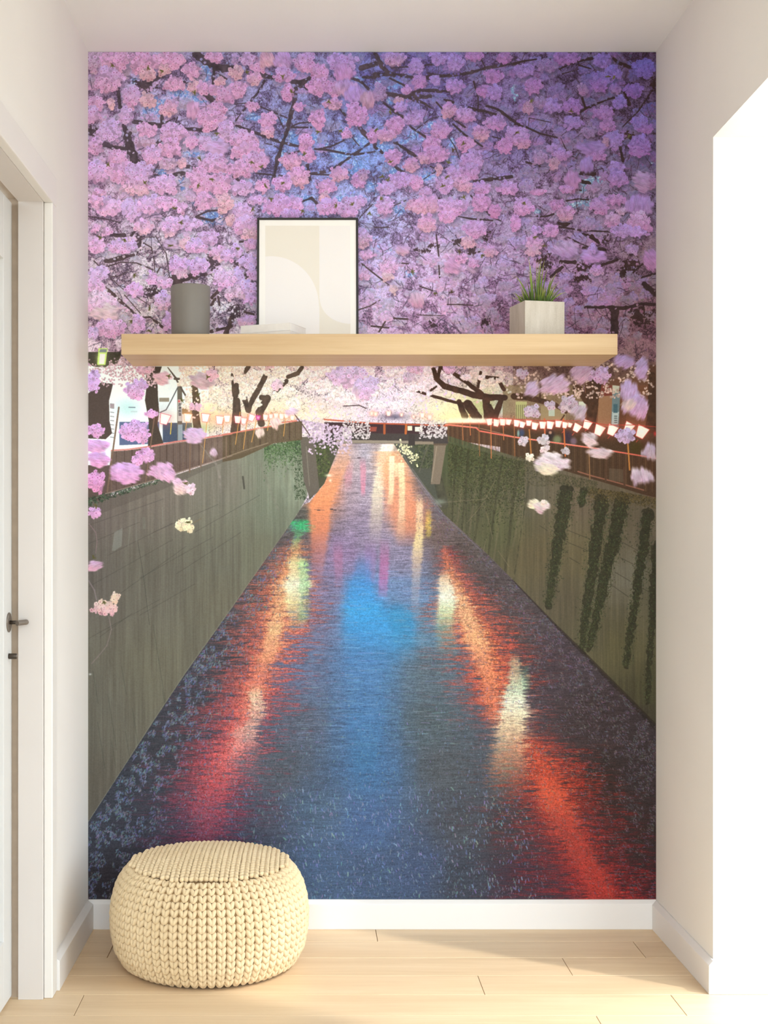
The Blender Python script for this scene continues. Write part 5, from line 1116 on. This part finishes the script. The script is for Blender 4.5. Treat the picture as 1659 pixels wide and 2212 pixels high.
def blade(base, tip, w, bend=0.25):
    """tapered V-section blade from base to tip in world space, made local to the pot"""
    b0 = inv @ (base - pot.location); t0 = inv @ (tip - pot.location)
    up = Vector((0, 0, 1)); d = t0 - b0
    ctrl = b0 + d * 0.5 + up * d.length * bend + Vector((-d.x, -d.y, 0)) * 0.18
    bm = bmesh.new(); lay = bm.verts.layers.float.new('along')
    n = 7; rows = []
    for i in range(n + 1):
        t = i / n
        p = b0 * (1 - t) ** 2 + ctrl * 2 * t * (1 - t) + t0 * t * t
        tg = ((ctrl - b0) * (1 - t) + (t0 - ctrl) * t).normalized()
        side = tg.cross(Vector((0.35, -1, 0.1))).normalized()
        nr = side.cross(tg).normalized()
        ww = w * (1 - t ** 1.6) * (0.75 + 0.5 * t * (1 - t)) + 0.00018
        row = [bm.verts.new(p - side * ww), bm.verts.new(p + nr * ww * 0.45), bm.verts.new(p + side * ww), bm.verts.new(p - nr * ww * 0.15)]
        for v in row: v[lay] = t
        rows.append(row)
    for a, b in zip(rows[:-1], rows[1:]):
        for i in range(4): bm.faces.new((a[i], a[(i + 1) % 4], b[(i + 1) % 4], b[i]))
    bm.faces.new(rows[0][::-1]); bm.faces.new(rows[-1])
    from_bm('leaf', bm, M_GRASS, pot)
def gz(zx, zy): return 1080 + zx * 170 / 1659, 540 + zy * 200 / 1952
TIPS = [(600,150,1.5),(870,170,1.6),(940,215,1.2),(822,220,1.0),(775,240,1.0),(320,545,1.7),(1200,480,1.5),(250,900,.8),(240,1005,.8),(1320,790,1.0),(1390,890,.9),(1005,395,1.2),(410,755,1.5),(555,625,1.3),(1250,665,1.0),(640,330,1.8),(1100,560,1.6),(700,560,1.7),(900,430,1.5),(600,420,1.2),(1180,870,1.2),(1300,910,.8)]
for zx, zy, w in TIPS:
    dy = random.uniform(-.03, .03)
    px, py = gz(zx, zy)
    tip = at(px, py, cen.y + dy * 1.4)
    f = (tip.x - cen.x)
    base = Vector((cen.x + max(-.034, min(.034, f * .42 + random.uniform(-.008, .008))), cen.y + dy, SZ1 + PH - 0.013))
    blade(base, tip, 0.0032 * w, 0.06 if abs(f) < .03 else 0.20)
for _ in range(96):
    a = random.uniform(0, 2 * math.pi); r = 0.040 * math.sqrt(random.random())
    base = Vector((cen.x + r * math.cos(a), cen.y + r * math.sin(a), SZ1 + PH - 0.013))
    ln = random.uniform(0.025, 0.068)
    le = random.uniform(0.1, 0.75) * (r / 0.04)
    a2 = a + random.uniform(-.6, .6)
    tip = base + Vector((math.cos(a2) * ln * le, math.sin(a2) * ln * le, ln * random.uniform(.75, 1.0) + .008))
    if tip.y > 3.985: continue
    blade(base, tip, random.uniform(0.0020, 0.0040), 0.12)
tag(pot, 'square pale concrete planter with spiky green grass at the right of the oak shelf', 'plant')
pot['kind'] = 'thing'

# ------------------------------------------------------------------ chunky knitted pouf
def wool():
    m = Mat('knit_yarn', 0.92, 0, 0.15)
    tc = m.n('ShaderNodeTexCoord')
    a = m.n('ShaderNodeTexNoise', Scale=9.0, Detail=2.0); m.l(tc.outputs['Object'], a.inputs['Vector'])
    b = m.n('ShaderNodeTexNoise', Scale=500.0, Detail=2.0); m.l(tc.outputs['Object'], b.inputs['Vector'])
    r = m.ramp(a.outputs['Fac'], [(0.3, (211, 189, 151)), (0.7, (218, 197, 160))])
    m.l(r.outputs['Color'], m.b.inputs['Base Color'])
    m.bump(b.outputs['Fac'], 0.25, 0.0008)
    m.b.inputs['Sheen Weight'].default_value = 0.15
    return m.m
M_YARN = wool()
M_CORE = plain('pouf_inner', (150, 122, 82), 0.95)
PCX, PCY = at(453, 0, 3.68).x, 3.683
pouf = empty('knitted_pouf', (PCX, PCY, 0))
PROF = [(0.226, 0.006), (0.247, 0.020), (0.2655, 0.055), (0.2745, 0.10), (0.277, 0.145), (0.273, 0.186), (0.263, 0.224), (0.249, 0.252), (0.233, 0.272), (0.2165, 0.2825)]
pr = np.array(PROF)
seg = np.hypot(np.diff(pr[:, 0]), np.diff(pr[:, 1])); cum = np.concatenate([[0], np.cumsum(seg)])
TOT = cum[-1]
def prof(s):
    r = np.interp(s, cum, pr[:, 0]); z = np.interp(s, cum, pr[:, 1])
    e = 0.012
    r2, z2 = np.interp(s + e, cum, pr[:, 0]), np.interp(s + e, cum, pr[:, 1]); r1, z1 = np.interp(s - e, cum, pr[:, 0]), np.interp(s - e, cum, pr[:, 1])
    t = np.array((r2 - r1, z2 - z1)); t /= np.linalg.norm(t)
    return r, z, t
ZT = 0.2885; DOME = 0.018
def top_z(r): return ZT + DOME * (1 - (r / 0.2185) ** 2)
core_prof = [(r - 0.007, z) for r, z in PROF[:-1]] + [(0.212, 0.2765)] + [(r, top_z(r) - 0.007) for r in (0.20, 0.15, 0.10, 0.05, 0.01)]
core_prof[0] = (0.20, 0.003)
lathe('cushion', core_prof, M_CORE, pouf, n=72)
# one leg of a stitch: a fat drop, 8 x 6
NU, NV = 8, 7
tv, tf = [], []
for j in range(NV + 1):
    t = j / NV * 2 - 1
    rr = math.sqrt(max(0, 1 - abs(t) ** 2.4))
    for i in range(NU):
        a = 2 * math.pi * i / NU
        tv.append((rr * math.cos(a), rr * math.sin(a), t))
for j in range(NV):
    for i in range(NU): tf.append((j * NU + i, j * NU + (i + 1) % NU, (j + 1) * NU + (i + 1) % NU, (j + 1) * NU + i))
tv = np.array(tv); tf = np.array(tf)
def stitches(name, legs):
    V, F = [], []
    for k, (p, ax, nr, hl, hw, hd) in enumerate(legs):
        ax = ax / np.linalg.norm(ax); sd = np.cross(ax, nr); sd /= np.linalg.norm(sd); n2 = np.cross(sd, ax)
        V.append(p + tv[:, :1] * hw * sd + tv[:, 1:2] * hd * n2 + tv[:, 2:] * hl * ax)
        F.append(tf + k * len(tv))
    V = np.concatenate(V); F = np.concatenate(F)
    me = bpy.data.meshes.new(name)
    me.from_pydata(V.tolist(), [], F.tolist())
    me.update()
    return link(name, me, M_YARN, pouf, smooth=True)
rs = np.random.RandomState(3)
NC, NR = 66, 16
legs = []
for c in range(NC):
    th0 = 2 * math.pi * (c + 0.5) / NC
    ph = rs.uniform(-.2, .2)
    for r_ in range(NR):
        s = (r_ + 0.35 + ph * .3) / NR * TOT
        r, z, t = prof(min(s, TOT * .995))
        for sg in (-1, 1):
            th = th0 + sg * (2 * math.pi / NC) * 0.196
            er = np.array((math.cos(th), math.sin(th), 0)); et = np.array((-math.sin(th), math.cos(th), 0)); ez = np.array((0, 0, 1.0))
            up = er * t[0] + ez * t[1]; nr = er * t[1] - ez * t[0]
            tilt = 0.40 + rs.uniform(-.07, .07)
            ax = up * math.cos(tilt) + et * sg * math.sin(tilt) - nr * 0.26
            wcol = 2 * math.pi * r / NC
            p = er * r + ez * z - nr * (0.0035 + rs.uniform(0, .0008))
            legs.append((p + up * rs.uniform(-.0008, .0008), ax, nr, 0.0135, wcol * 0.262, 0.0080))
stitches('knit_side', legs)
legs = []
CW, RP = 0.0264, 0.0196
nx = int(0.2185 / CW) + 1
for c in range(-nx, nx + 1):
    for q_ in range(-14, 15):
        for sg in (-1, 1):
            x = c * CW + sg * CW * 0.200 + rs.uniform(-.0005, .0005); y = (q_ + .5) * RP + rs.uniform(-.0008, .0008)
            rr = math.hypot(x, y)
            if rr > 0.2225: continue
            g = -2 * DOME * rr / 0.2185 ** 2
            nr = np.array((-g * x / max(rr, 1e-4), -g * y / max(rr, 1e-4), 1.0)); nr /= np.linalg.norm(nr)
            up = np.array((0, 1.0, 0)) - nr * nr[1]; up /= np.linalg.norm(up)
            et = np.cross(nr, up) * -1
            tilt = 0.47 + rs.uniform(-.08, .08)
            ax = up * math.cos(tilt) + et * sg * math.sin(tilt) * -1 - nr * 0.22
            hl = 0.0132 if rr < 0.208 else 0.0110
            legs.append((np.array((x, y, top_z(rr))) - nr * 0.0035, ax, nr, hl, CW * 0.262, 0.0078))
stitches('knit_top', legs)
tag(pouf, 'round chunky knitted cream pouf standing on the oak floor in front of the mural', 'pouf')
